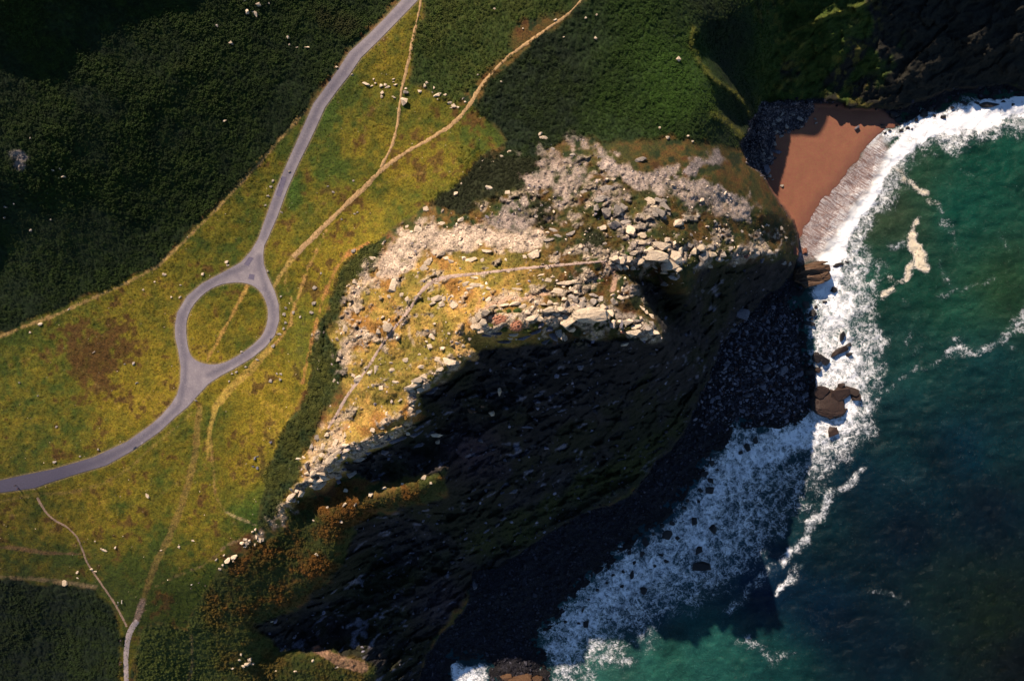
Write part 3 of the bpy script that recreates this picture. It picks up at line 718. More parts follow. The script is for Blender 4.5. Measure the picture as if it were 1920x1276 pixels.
addf(sd_line([(2000,200,22),(1900,203,22),(1840,212,24),(1780,228,22),(1730,245,24),(1695,268,24),(1668,300,20),(1640,345,19),(1610,388,18),(1585,425,18),(1565,458,22),(1550,480,24),(1556,510,18),(1550,545,20)]), 7, 1.0, 4, 1)
addf(sd_line([(1940,215,34),(1820,235,30),(1740,262,28),(1700,290,22),(1650,370,24),(1610,430,26),(1600,500,34),(1600,560,40)]), 26, .56, 12, 2)
addf(sd_line([(1560,560,44),(1565,620,44),(1570,680,46),(1578,740,46),(1560,800,40),(1500,820,30),(1430,835,40)]), 20, .74, 10, 3)
addf(sd_line([(1590,600,50),(1600,700,50),(1600,790,45),(1540,840,45)]), 26, .50, 14, 4)
addf(sd_poly([(1385,800),(1500,800),(1545,800),(1500,850),(1450,900),(1425,960),(1410,1030),(1350,1080),(1270,1115),(1210,1155),(1140,1210),(1080,1276),(1060,1340),(1030,1400),(1020,1230),(1000,1190),(1100,1090),(1280,940),(1370,820)]), 24, .50, 10, 5)
addf(sd_poly([(1375,805),(1430,815),(1430,860),(1370,940),(1340,1020),(1260,1070),(1200,1110),(1110,1190),(1050,1276),(1020,1210),(1100,1100),(1280,950)]), 22, .66, 12, 6)
addf(sd_poly([(1400,850),(1540,850),(1530,950),(1470,1000),(1420,1060),(1360,1110),(1260,1160),(1180,1230),(1100,1290),(1060,1276)]), 36, .40, 16, 7)
addf(sd_line([(1628,272,7),(1645,262,10),(1680,243,12),(1730,222,12),(1800,202,10),(1900,190,9),(1990,186,9)]), 8, .70, 6, 9)
addf(sd_poly(INLET), 8, .68, 6, 8)
for k, (ln, soft, a) in enumerate([
    ([(1740,695,6),(1790,660,6),(1850,648,6),(1925,612,9)], 7, .62), ([(1660,732,4),(1690,715,5),(1722,692,6)], 6, .6), ([(1640,640,22)], 10, .62),
    ([(1880,625,6),(1930,588,9)], 8, .58), ([(1622,882,4),(1600,905,6),(1560,930,7),(1540,960,7),(1510,1010,9),(1486,1035,10),(1474,1062,7)], 6, .72),
    ([(1502,1062,5),(1482,1090,5),(1458,1112,4)], 5, .68), ([(1468,990,10)], 8, .66), ([(1740,880,1),(1780,862,1.5),(1820,850,1)], 4, .42),
    ([(1400,1200,9),(1440,1235,9),(1490,1228,5)], 10, .5), ([(1755,380,3),(1775,420,4),(1800,470,3)], 7, .5), ([(1760,500,3),(1800,545,3)], 8, .42),
    ([(1670,470,3),(1700,455,4),(1712,440,3)], 5, .5), ([(1900,250,10),(1860,250,6),(1840,262,4)], 8, .5), ([(1760,560,4),(1860,520,3)], 8, .38),
    ([(1640,500,14),(1620,560,12)], 16, .42), ([(1700,660,8),(1760,640,4),(1900,650,3)], 9, .42), ([(1120,1225,14),(1180,1235,10)], 12, .6), ([(1520,950,5),(1490,970,5)], 6, .5), ([(1620,690,2),(1610,780,3),(1620,860,3)], 6, .5), ([(1430,960,12),(1480,940,8),(1530,900,10)], 14, .52), ([(1690,560,2),(1720,600,2),(1700,650,3)], 5, .45), ([(1780,300,2),(1830,330,2)], 5, .42), ([(1360,1150,6),(1400,1120,8),(1440,1060,6)], 10, .5), ([(1850,430,2),(1900,470,2)], 6, .42), ([(1700,900,2),(1760,960,2)], 6, .40), ([(1620,1100,2),(1700,1130,2)], 6, .38)]):
    if len(ln) == 1: ln = ln + [(ln[0][0] + 3, ln[0][1] + 2, ln[0][2])]
    addf(sd_line(ln), soft * 1.4, a * .78, 6, 10 + k)
foam = np.clip(foam + .06 * w_a, 0, 1.05)
slick = np.zeros_like(SU)
for ln in ([(1686,322,5),(1700,335,5),(1715,350,3.5),(1735,364,3.5),(1757,384,2.5)], [(1722,408,3),(1716,425,4),(1712,440,6)], [(1712,448,9),(1716,470,15),(1726,488,14),(1742,503,8)],
           [(1708,498,6),(1695,520,6),(1680,530,5),(1668,545,4),(1656,552,3)], [(1668,520,4),(1676,526,3)]):
    slick = np.maximum(slick, sstep(-8, 7, csample(sd_line(ln), swu, swv) + 5.0 * w_b))
# shallow swash over the sand
swash = sstep(-15, 9, 5 * fbm(SX, SY, 6, 3, 260) + csample(sd_poly([(1503,450),(1500,425),(1530,385),(1560,350),(1590,322),(1622,285),(1650,262),(1665,290),(1640,330),(1605,380),(1580,420),(1555,455),(1540,478),(1500,485)]), SU, SV))
# water body colour from control patches
WC = [(1700,300,.012,.050,.026),(1620,380,.035,.042,.020),(1660,400,.022,.045,.022),(1650,520,.007,.055,.034),(1800,400,.004,.052,.034),(1850,300,.004,.048,.030),(1760,560,.007,.050,.030),
      (1880,540,.014,.048,.020),(1700,640,.006,.038,.032),(1850,700,.003,.028,.030),(1650,800,.004,.026,.032),(1800,850,.001,.018,.032),(1600,900,.0015,.018,.034),(1500,950,.005,.035,.042),(1450,880,.008,.045,.055),
      (1700,1000,.0008,.010,.022),(1850,950,.0006,.009,.019),(1900,850,.003,.024,.030),(1550,1150,.0008,.012,.030),(1650,1200,.001,.012,.024),(1780,1120,.005,.020,.018),(1860,1150,.009,.022,.010),(1900,1250,.002,.004,.003),(1450,1100,.001,.013,.036),
      (1250,1245,.016,.085,.062),(1350,1240,.012,.070,.056),(1150,1250,.020,.080,.062),(1450,1260,.006,.045,.042),(1300,1000,.010,.050,.070),(1200,1150,.010,.045,.065),(1600,700,.01,.05,.05),(1540,600,.012,.06,.055),(2200,900,.002,.012,.016),(870,1260,.01,.04,.05)]
wsum = np.zeros_like(SU); wc = np.zeros(SU.shape + (3,))
for a in WC:
    w = 1 / (((wu2 - a[0]) ** 2 + (wv2 - a[1]) ** 2) + 900) ** 1.6
    wsum += w; wc += w[..., None] * np.array(a[2:])
wc /= wsum[..., None]
wc *= (1 + .30 * fbm(SX, SY, 20, 4, 230) + .12 * w_b)[..., None]
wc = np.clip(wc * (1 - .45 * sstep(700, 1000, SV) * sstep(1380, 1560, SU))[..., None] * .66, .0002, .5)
SZ = .55 * fbm(SX * .8 + SY * .5, SY * 1.2 - SX * .3, 7, 4, 240) + .12 * w_b + .35 * np.clip(foam, 0, 1) * (w_b * .6 + .4)
edge = np.clip((SU - 1880) / 2000, 0, 1)
SZ = SZ * sstep(0, 16, s_sd) + .05 + swash * .12
SX2 = (SU - 960) * (CAM_H - SZ) / FPX; SY2 = (638 - SV) * (CAM_H - SZ) / FPX
sidx = np.arange(SU.size).reshape(SU.shape)
sq = np.stack([sidx[1:, :-1], sidx[1:, 1:], sidx[:-1, 1:], sidx[:-1, :-1]], -1)
keep = (fc(s_sd) > -24) | (fc(swash) > .05)
SCO = np.stack([SX2, SY2, SZ], -1).reshape(-1, 3)
def sea_material():
    m, nt, b = new_mat('sea_water')
    pos = N(nt, 'ShaderNodeNewGeometry').outputs['Position']
    aw = N(nt, 'ShaderNodeAttribute', attribute_name='water'); af = N(nt, 'ShaderNodeAttribute', attribute_name='froth')
    sep = N(nt, 'ShaderNodeSeparateColor'); nt.links.new(af.outputs['Color'], sep.inputs[0])
    foamd, slk, sws = sep.outputs[0], sep.outputs[1], sep.outputs[2]
    wn1 = noise_node(nt, .22, 5, .62, pos)
    def warp(amt, base):
        s = N(nt, 'ShaderNodeVectorMath', operation='SCALE'); nt.links.new(base.outputs['Color'], s.inputs[0]); s.inputs['Scale'].default_value = amt
        a = N(nt, 'ShaderNodeVectorMath', operation='ADD'); nt.links.new(pos, a.inputs[0]); nt.links.new(s.outputs[0], a.inputs[1]); return a.outputs[0]
    wp = warp(7.0, wn1); wn2 = noise_node(nt, .9, 4, .6, wp); 
    def fil(scale, vec, sharp):
        n = noise_node(nt, scale, 2, .5, vec)
        d = math_n(nt, 'ABSOLUTE', math_n(nt, 'SUBTRACT', n.outputs[0], .5))
        return maprange(nt, d, 0, sharp, 1, 0)
    s2 = N(nt, 'ShaderNodeVectorMath', operation='SCALE'); nt.links.new(wn2.outputs['Color'], s2.inputs[0]); s2.inputs['Scale'].default_value = 2.2
    a2 = N(nt, 'ShaderNodeVectorMath', operation='ADD'); nt.links.new(wp, a2.inputs[0]); nt.links.new(s2.outputs[0], a2.inputs[1])
    f1 = fil(.16, a2.outputs[0], .10); f2 = fil(.42, a2.outputs[0], .10); f3 = fil(1.0, a2.outputs[0], .12)
    nf = noise_node(nt, 2.2, 4, .7, pos)
    pat = math_n(nt, 'ADD', math_n(nt, 'MULTIPLY', f1, .34), math_n(nt, 'ADD', math_n(nt, 'MULTIPLY', f2, .34), math_n(nt, 'MULTIPLY', f3, .26)))
    pat = math_n(nt, 'ADD', pat, maprange(nt, wn2.outputs[0], .3, .7, -.16, .18))
    pat = math_n(nt, 'ADD', pat, maprange(nt, nf.outputs[0], .3, .7, -.10, .10))
    pat = math_n(nt, 'ADD', pat, maprange(nt, wn1.outputs[0], .3, .7, -.14, .14))
    v = math_n(nt, 'ADD', math_n(nt, 'MULTIPLY', foamd, 1.30), math_n(nt, 'SUBTRACT', pat, .86))
    amt = maprange(nt, v, -.02, .58, 0, 1)
    amt = math_n(nt, 'MULTIPLY', amt, maprange(nt, foamd, .06, .3, 0, 1))
    amt = math_n(nt, 'MULTIPLY', amt, math_n(nt, 'SUBTRACT', 1.0, math_n(nt, 'MULTIPLY', sws, .85)))
    # swash: streaks running down the sand
    mp = N(nt, 'ShaderNodeMapping', vector_type='TEXTURE'); mp.inputs['Rotation'].default_value = (0, 0, R(-33)); mp.inputs['Scale'].default_value = (8.0, .62, 1)
    nt.links.new(pos, mp.inputs['Vector'])
    sn = noise_node(nt, 1.0, 4, .65, mp.outputs[0])
    strk = math_n(nt, 'MULTIPLY', math_n(nt, 'MULTIPLY', maprange(nt, math_n(nt, 'ADD', sn.outputs[0], maprange(nt, nf.outputs[0], .3, .7, -.12, .12)), .38, .62, .10, 1.0), maprange(nt, wn2.outputs[0], .35, .6, .45, 1)), sws)
    strk = math_n(nt, 'MULTIPLY', strk, maprange(nt, math_n(nt, 'ADD', foamd, math_n(nt, 'MULTIPLY', wn2.outputs[0], .5)), .1, .7, .35, 1.0))
    amt = math_n(nt, 'MAXIMUM', amt, strk)
    # tiny glitter flecks, painted into the water colour as foam white
    fl = noise_node(nt, 1.5, 3, .6, pos)
    flk = math_n(nt, 'MULTIPLY', maprange(nt, fl.outputs[0], .68, .78, 0, .12), maprange(nt, wn1.outputs[0], .42, .62, 0, 1))
    amt = math_n(nt, 'MAXIMUM', amt, flk)
    wcol = mul_col(nt, aw.outputs['Color'], maprange(nt, math_n(nt, 'ADD', wn2.outputs[0], math_n(nt, 'MULTIPLY', nf.outputs[0], .5)), .5, 1.0, .6, 1.4))
    # thin aerated water between the lace is paler
    wcol = mixcol(nt, math_n(nt, 'MULTIPLY', math_n(nt, 'MULTIPLY', foamd, foamd), .45), wcol, (.14, .24, .27))
    wcol = mixcol(nt, math_n(nt, 'MULTIPLY', sws, .9), wcol, (.15, .070, .052))
    fcol = mixcol(nt, slk, (.80, .79, .80), (.62, .52, .38))
    amt = math_n(nt, 'MAXIMUM', amt, maprange(nt, math_n(nt, 'ADD', slk, math_n(nt, 'ADD', maprange(nt, nf.outputs[0], .3, .7, -.35, .35), maprange(nt, wn2.outputs[0], .3, .7, -.3, .3))), .42, .85, 0, 1))
    nt.links.new(mixcol(nt, amt, wcol, fcol), b.inputs['Base Color'])
    nt.links.new(maprange(nt, amt, 0, 1, .22, .9), b.inputs['Roughness'])
    b.inputs['IOR'].default_value = 1.33
    nt.links.new(maprange(nt, amt, 0, 1, .16, .1), b.inputs['Specular IOR Level'])
    bp = N(nt, 'ShaderNodeBump'); bp.inputs['Strength'].default_value = .9; bp.inputs['Distance'].default_value = .6
    nt.links.new(math_n(nt, 'ADD', math_n(nt, 'ADD', wn2.outputs[0], math_n(nt, 'MULTIPLY', nf.outputs[0], .4)), math_n(nt, 'MULTIPLY', amt, .6)), bp.inputs['Height']); nt.links.new(bp.outputs[0], b.inputs['Normal'])
    return m
M_SEA = sea_material()
f_foam = keep & (fc(foam) > .5) & (fc(slick) < .3); f_slick = keep & (fc(slick) >= .3); f_water = keep & ~f_foam & ~f_slick
FRO = np.stack([foam, slick, swash, np.ones_like(SU)], -1).reshape(-1, 4); WAT = np.concatenate([wc, np.ones(SU.shape + (1,))], -1).reshape(-1, 4)
def sea_piece(name, sel):
    q = sq[sel]; used = np.unique(q); rem = np.zeros(SU.size, np.int32); rem[used] = np.arange(len(used))
    me = np_mesh(name, SCO[used], rem[q])
    for an, arr in (('water', WAT), ('froth', FRO)):
        at = me.attributes.new(an, 'FLOAT_COLOR', 'POINT'); at.data.foreach_set('color', arr[used].astype(np.float32).ravel())
    me.materials.append(M_SEA)
    return link(name, me)
tag(sea_piece('sea', f_water), kind='structure')
tag(sea_piece('surf_foam', f_foam), 'white surf foam breaking along the beach and boulder shore', 'foam', kind='stuff')
tag(sea_piece('foam_slick', f_slick), 'cream coloured foam slick drifting on the green water off the beach', 'foam', kind='stuff')

# ------------------------------------------------------------------ road and paths
def cdt_sheet(name, outline, holes, mat, lift, step=7.0, inside=None):
    verts = []; edges = []
    def ring(pl):
        n0 = len(verts); d = []
        for i in range(len(pl)):
            a = pl[i]; b = pl[(i + 1) % len(pl)]
            n = max(1, int(math.hypot(b[0] - a[0], b[1] - a[1]) // step))
            for k in range(n): d.append((a[0] + (b[0] - a[0]) * k / n, a[1] + (b[1] - a[1]) * k / n))
        verts.extend(d)
        edges.extend([(n0 + i, n0 + (i + 1) % len(d)) for i in range(len(d))])
        return d
    ring(outline)
    for h in holes: ring(h)
    us = [p[0] for p in outline]; vv = [p[1] for p in outline]
    def inpoly(u, v, pl):
        c = False
        for i in range(len(pl)):
            ax, ay = pl[i]; bx, by = pl[i - 1]
            if (ay > v) != (by > v) and u < (bx - ax) * (v - ay) / (by - ay) + ax: c = not c
        return c
    def ok(u, v): return inpoly(u, v, outline) and not any(inpoly(u, v, h) for h in holes)
    for u in np.arange(min(us), max(us), step):
        for v in np.arange(min(vv), max(vv), step):
            if ok(u, v) and (abs(float(csample(SD_ROAD, np.array(u), np.array(v)))) > 2.5 if name == 'road' else True): verts.append((u, v))
    r = geometry.delaunay_2d_cdt([Vector(p) for p in verts], edges, [], 0, 1e-4)
    vs_, _, fs = r[0], r[1], r[2]
    faces = []
    for f in fs:
        cx = sum(vs_[i].x for i in f) / len(f); cy = sum(vs_[i].y for i in f) / len(f)
        if ok(cx, cy): faces.append(tuple(f))
    co = []
    for p in vs_:
        z = float(csample(LZ, np.array(p.x), np.array(p.y))) + lift
        x, y = world_xy(p.x, p.y, z); co.append((x, y, z))
    me = bpy.data.meshes.new(name); me.from_pydata(co, [], faces); me.update()
    bm = bmesh.new(); bm.from_mesh(me); bmesh.ops.recalc_face_normals(bm, faces=bm.faces)
    if sum(f.normal.z for f in bm.faces) < 0: bmesh.ops.reverse_faces(bm, faces=bm.faces)
    bm.to_mesh(me); bm.free()
    me.polygons.foreach_set('use_smooth', [True] * len(me.polygons))
    me.materials.append(mat)
    return link(name, me)
def smooth_pts(pl, closed=True, it=2):
    for _ in range(it):
        o = []; n = len(pl)
        rngi = range(n) if closed else range(n - 1)
        if not closed: o.append(pl[0])
        for i in rngi:
            a = pl[i]; b = pl[(i + 1) % n]
            o.append(tuple(a[j] * .75 + b[j] * .25 for j in range(len(a)))); o.append(tuple(a[j] * .25 + b[j] * .75 for j in range(len(a))))
        if not closed: o.append(pl[-1])
        pl = o
    return pl
def road_material():
    m, nt, b = new_mat('worn_asphalt')
    pos = N(nt, 'ShaderNodeNewGeometry').outputs['Position']
    n1 = noise_node(nt, .16, 4, .6, pos); n2 = noise_node(nt, 1.5, 4, .7, pos); n3 = noise_node(nt, .045, 3, .5, pos)
    at = N(nt, 'ShaderNodeAttribute', attribute_name='lane')
    c = mixcol(nt, maprange(nt, n1.outputs[0], .35, .65, 0, 1), (.150, .126, .142), (.215, .182, .188))
    c = mixcol(nt, math_n(nt, 'MULTIPLY', at.outputs['Fac'], .8), c, (.088, .077, .098))
    c = mixcol(nt, maprange(nt, n2.outputs[0], .6, .75, 0, .6), c, (.30, .25, .22))
    sx = N(nt, 'ShaderNodeSeparateXYZ'); nt.links.new(pos, sx.inputs[0])
    vign_dim = math_n(nt, 'MULTIPLY', maprange(nt, sx.outputs[0], -150, -215, 0, 1), maprange(nt, sx.outputs[1], -30, -55, 0, 1))  # lower-left stretch darkened, vignette dimming put into the asphalt colour
    c = mixcol(nt, vign_dim, c, (.055, .048, .072))
    nt.links.new(mul_col(nt, c, maprange(nt, n2.outputs[0], .3, .7, .85, 1.15)), b.inputs['Base Color'])
    b.inputs['Roughness'].default_value = .85; b.inputs['Specular IOR Level'].default_value = .25
    bp = N(nt, 'ShaderNodeBump'); bp.inputs['Distance'].default_value = .03; nt.links.new(n2.outputs[0], bp.inputs['Height']); nt.links.new(bp.outputs[0], b.inputs['Normal'])
    return m
M_ROAD = road_material()
road = cdt_sheet('road', ROAD, [smooth_pts(ISLE, True, 1)], M_ROAD, .08, 3.4)
tag(road, kind='structure')
# wheel tracks: darker bands along the middle of the carriageway
me = road.data
at = me.attributes.new('lane', 'FLOAT', 'POINT')
cen = [((a[0] + b[0]) / 2, (a[1] + b[1]) / 2) for a, b in zip(ROAD_L, ROAD_R)]
ringc = q6([(600,250),(500,290),(400,335),(270,415),(170,510),(95,630),(78,740),(82,830),(105,940),(115,1050),(110,1180),(90,1276)])
ringr = q6([(705,170),(720,300),(760,430),(815,560),(822,680),(795,780),(735,850),(640,925),(500,1020),(400,1070),(300,1120)])
lowc = [((a[0] + b[0]) / 2, (a[1] + b[1]) / 2) for a, b in zip(LOW_L, [(352,762),(329,781),(299,809),(249,844),(199,872),(110,899),(60,914),(0,923),(-60,932)])]
lsd = np.maximum(np.maximum(sd_line(cen), sd_line(ringc + lowc)), sd_line(ringr))
vals = []
for v in me.vertices:
    k = kpx(v.co.z); u = v.co.x / k + 960; vv = 638 - v.co.y / k
    d = -float(csample(lsd, np.array(u), np.array(vv))); vals.append(max(0, 1 - abs(d - 1.5) / 6.0))
at.data.foreach_set('value', vals)
M_PATCH = flat_mat('dark_asphalt_patch', (.10, .085, .12), .85, 2.5, .2)
for pl in ([(529,330),(537.5,333),(526,369),(517,366)], [(467,481),(475.5,483.5),(466,499),(457,495)], [(468,513),(477.5,515),(476,525),(465,522)]):
    o = cdt_sheet('asphalt_patch', pl, [], M_PATCH, .11, 4.0); o.parent = road
M_KERB = flat_mat('pale_road_edge', (.34, .27, .22), .9, 1.4, .35)

def strip(name, pts, mat, lift=.06, wob=.5, seed=0, sub=2):
    pl = smooth_pts(pts, False, sub)
    rr = random.Random(seed); d = []
    for i in range(len(pl) - 1):
        n = max(1, int(math.hypot(pl[i + 1][0] - pl[i][0], pl[i + 1][1] - pl[i][1]) // 3))
        for k in range(n): d.append(tuple(pl[i][j] + (pl[i + 1][j] - pl[i][j]) * k / n for j in range(3)))
    d.append(pl[-1]); co = []; fa = []
    wl = wr = 0
    for i, p in enumerate(d):
        q = d[min(i + 1, len(d) - 1)]; q0 = d[max(i - 1, 0)]
        tx, ty = q[0] - q0[0], q[1] - q0[1]; L = math.hypot(tx, ty) or 1
        nx, ny = -ty / L, tx / L
        wl = wl * .6 + rr.uniform(-wob, wob); wr = wr * .6 + rr.uniform(-wob, wob)
        for t, w in ((-1, p[2] + wl), (-.4, (p[2] + wl)), (.4, (p[2] + wr)), (1, p[2] + wr)):
            u = p[0] + nx * w * t; v = p[1] + ny * w * t
            co.append(P(u, v, lift if abs(t) < 1 else lift * .2))
        if i:
            a = (i - 1) * 4
            for k in range(3): fa.append((a + k, a + k + 1, a + 5 + k, a + 4 + k))
    me = bpy.data.meshes.new(name); me.from_pydata([tuple(c) for c in co], [], fa); me.update()
    me.polygons.foreach_set('use_smooth', [True] * len(fa)); me.materials.append(mat)
    return tag(link(name, me), kind='structure')
M_DIRT = flat_mat('trodden_earth', (.30, .185, .085), .95, 1.2, .4)
M_DIRT2 = flat_mat('pink_gravel_path', (.26, .185, .15), .95, 1.5, .35)
M_CONC = flat_mat('pale_path_surface', (.27, .215, .20), .9, 1.0, .2)
strip('dirt_path', [(1110,-30,2),(1093,-3,2),(1065,28,2.2),(1020,58,2.4),(975,90,2.6),(945,112,3),(915,145,3.2),(895,172,3.4),(875,205,3.4),(850,232,3.4),(820,252,3.2),(780,275,3.2),(745,295,3.4),(715,318,4.2),(690,345,4.4),(660,372,4.4),(630,402,4.4),(600,432,4.6),(572,460,5),(550,482,4)], M_DIRT, .16, .95, 1)
strip('dirt_path', [(790,-20,2),(788,10,2),(782,40,2.2),(775,70,2.4),(768,105,2.6),(758,145,2.8),(751,185,2.8),(746,225,2.6),(740,262,2.8),(726,292,3.2),(714,314,3)], M_DIRT, .22, .8, 2)
strip('gravel_path', [(1136,490,2),(1100,492,2.2),(1060,496,2.2),(1010,500,2.4),(960,505,2.6),(900,512,2.8),(860,516,3.2),(830,520,4.2),(803,531,3.6),(787,550,3),(775,570,2.8),(760,590,2.8),(745,607,2.6),(730,628,2.4),(712,652,2.2),(698,676,2.4),(680,703,2.4),(662,726,2.8),(645,750,2.8),(630,780,2.8),(615,803,2.4)], M_DIRT2, .25, .6, 3)
strip('paved_path', [(258,1163,5),(250,1172,5.5),(243,1185,5.5),(239,1200,5),(236,1225,4.6),(236,1250,4.6),(237,1276,4.6),(240,1320,4.6)], M_CONC, .14, .15, 4)
strip('dirt_path', [(70,932,2),(82,955,2.2),(97,972,1.8),(128,988,1.6),(146,1008,1.8),(155,1030,1.8),(162,1052,1.6),(180,1080,1.8),(200,1108,1.6),(215,1130,1.6),(230,1158,2),(238,1174,1.6)], flat_mat('dull_earth_path', (.20, .13, .09), .95, 1.2, .3), .14, .4, 5)

# ------------------------------------------------------------------ stone meshes
def hull_mesh(name, kind, seed, npt=22, smooth=False):
    r = random.Random(seed); bm = bmesh.new()
    for i in range(npt):
        if kind == 'slab':
            a = r.uniform(0, 6.283); top = r.random() < .5
            rad = r.uniform(.8, 1.12) * (r.uniform(.62, .9) if top else 1)
            p = Vector((math.cos(a) * rad, math.sin(a) * rad * .95, (r.uniform(.55, 1) if top else r.uniform(-1, -.1))))
            if top: p.z += .35 * p.x * math.sin(seed) + .25 * p.y * math.cos(seed)
        else:
            p = Vector((r.gauss(0, 1), r.gauss(0, 1), r.gauss(0, 1))).normalized()
            e = .8
            p = Vector([math.copysign(abs(c) ** e, c) for c in p]) * r.uniform(.82, 1.05)
        bm.verts.new(p)
    bmesh.ops.convex_hull(bm, input=bm.verts)
    loose = [v for v in bm.verts if not v.link_faces]
    bmesh.ops.delete(bm, geom=loose, context='VERTS')
    bmesh.ops.recalc_face_normals(bm, faces=bm.faces)
    return bm
def lib(kind, n, npt, seed, big=False):
    out = []
    for i in range(n):
        bm = hull_mesh('stone', kind, seed + i, npt)
        if big:
            bmesh.ops.triangulate(bm, faces=bm.faces)
            bmesh.ops.subdivide_edges(bm, edges=bm.edges, cuts=3, use_grid_fill=True)
            arr = np.array([v.co[:] for v in bm.verts])
            w, e, c_ = worley(arr[:, 0] * 2 + seed + i * 7 + arr[:, 2], arr[:, 1] * 2 + arr[:, 2] * 1.3, 1.0, seed + i)
            f = fbm(arr[:, 0] + arr[:, 2] * .7 + i * 9, arr[:, 1] - arr[:, 2] * .6, .9, 3, seed + i)
            for v, a, b, d in zip(bm.verts, e, f, c_):
                v.co *= 1 + .05 * b + .06 * (d - .5) - .09 * max(0, 1 - a * 9)
        me = bpy.data.meshes.new('stone'); bm.to_mesh(me); bm.free(); out.append(me)
    return out
L_BLK = lib('blk', 16, 11, 100); L_SLAB = lib('slab', 16, 11, 300); L_BIG = lib('blk', 10, 13, 500, True); L_BIGS = lib('slab', 10, 13, 700, True)
L_ROUND = lib('blk', 2, 60, 880, True)
_mc = {}
def with_mat(me, mat):
    k = (me.name, mat.name)
    if k not in _mc:
        c = me.copy(); c.materials.clear(); c.materials.append(mat); _mc[k] = c
    return _mc[k]
rk = random.Random(5)
def stone(name, u, v, w, h, ang=None, mat='p', tall=.55, flat=None, parent=None, base=None, sink=.3):
    if parent is not None: w *= 1.12; h *= 1.12
    """a stone whose plan is w x h map px"""
    z = float(hz(np.array(float(u)), np.array(float(v))))
    k = kpx(z); sx, sy = w * k / 2, h * k / 2
    sz = tall * .78 * min(sx, sy)
    if tall < 0: sz = -tall
    big = max(w, h) > 17
    z = max(z, 0.1)
    slab = (max(w, h) / max(1, min(w, h)) > 1.45) if flat is None else flat
    me = with_mat(rk.choice((L_BIGS if slab else L_BIG) if big else (L_SLAB if slab else L_BLK)), RM[mat])
    if w > 50: me = with_mat(L_ROUND[0], RM[mat])
    o = bpy.data.objects.new(name, me)
    zc = z + sz * (1 - 2 * sink)
    x, y = world_xy(u, v, zc)
    a = R(-(ang if ang is not None else rk.uniform(-25, 25)))
    o.scale = (sx * 1.25, sy * 1.25, sz * rk.uniform(.85, 1.15))
    e = (R(rk.uniform(-16, 4)), R(rk.uniform(-14, 6)), a)
    o.rotation_euler = e
    loc = Vector((x, y, zc))
    if parent is not None: loc = loc - parent.location; o.parent = parent
    o.location = loc
    COL.objects.link(o)
    return o

ORD = ['first', 'second', 'third', 'fourth', 'fifth', 'sixth', 'seventh', 'eighth', 'ninth', 'tenth', 'eleventh', 'twelfth', 'thirteenth', 'fourteenth', 'fifteenth', 'sixteenth', 'seventeenth', 'eighteenth', 'nineteenth', 'twentieth']
def row(items, adj, where, group, name='boulder', mat='p', cat='boulder', tall=.6, axis=0):
    """a countable cluster: each named by its order along the cluster"""
    it = sorted(items, key=lambda t: t[axis]); n = len(it)
    last = adj.split()[-1]
    if last in ('stone', 'rock', 'block', 'slab') and name == 'boulder': name = cat = {'block': 'rock_block', 'slab': 'rock_slab'}.get(last, last); cat = 'stone' if last == 'stone' else 'rock'
    end = ('left', 'right') if axis == 0 else ('top', 'bottom')
    big = max(it, key=lambda t: t[2] * t[3])
    for i, t in enumerate(it):
        o = stone(name, *t[:4], ang=t[4] if len(t) > 4 else None, mat=t[5] if len(t) > 5 else mat, tall=tall)
        if t is big and n > 2: lab = f'largest {adj} {where}'
        elif i == 0: lab = f'{adj} at the {end[0]} end {where}' if n > 1 else f'{adj} {where}'
        elif i == n - 1: lab = f'{adj} at the {end[1]} end {where}'
        elif i < (n + 1) // 2: lab = f'{ORD[i]} {adj} from the {end[0]} {where}'
        else: lab = f'{ORD[n - 1 - i]} {adj} from the {end[1]} {where}'
        while len(lab.split()) > 16 and (' of those' in lab or ' of the ' in lab): lab = lab.replace(' of those', '', 1) if ' of those' in lab else lab.replace(' of the ', ' ', 1)
        tag(o, lab, cat, group)
def single(u, v, w, h, label, ang=None, mat='p', tall=.6, name='boulder', cat='boulder', flat=None):
    o = stone(name, u, v, w, h, ang, mat, tall, flat); tag(o, label, cat); return o

# ---- boulders on the meadow
row([(660,142,5,6),(685,157,14,6),(696,161,6,4),(701,149,4,4),(704,156,5,4),(714,161,8,6),(723,159,8,6),(727,163,9,4),(738,148,6,3),(738,153,5,3),(741,159,8,4),(717,174,8,7),(716,181,5,6),(738,182,7,4)],
    'pale stone', 'between road and upright footpath', 'stones between the road and the upright footpath', tall=.8)
single(759, 190, 14, 14, 'large pale boulder beside the upright footpath in the meadow', tall=1.0)
single(761, 173, 9, 8, 'pale boulder just above the large boulder beside the footpath', mat='g', tall=.9)
row([(761,166,5,4),(796,161,6,7),(800,155,6,5),(786,171,8,6),(813,165,5,8),(811,173,5,3),(821,178,14,8),(834,178,7,5),(843,192,9,7),(851,198,9,7),(859,201,5,4),(870,186,8,5),(821,186,4,3),(846,203,7,3),(872,191,5,3)],
    'pale boulder', 'of the row between the two footpaths', 'boulders between the two footpaths', tall=.8)
row([(464,20,8,12),(475,27,14,11,30),(485,8,9,10),(504,6,5,4),(460,3,6,4)], 'pale rock', 'of the cluster in ferns near the top edge', 'rocks in the ferns near the top edge', mat='p', tall=1.0)
single(407, 48, 8, 7, 'brownish rock in the ferns left of the top pale cluster', mat='g', tall=1)
single(432, 80, 10, 6, 'flat pale rock alone in the ferns below the top cluster', tall=1)
row([(539,70,6,8),(542,84,4,4),(574,88,10,3),(556,89,5,2),(631,126,5,4)], 'small pale rock', 'of those in the ferns left of the road top', 'small rocks in the ferns left of the road', tall=1.2)
single(421, 227, 7, 5, 'small pale rock alone in the middle of the dark fern slope', tall=1.3)
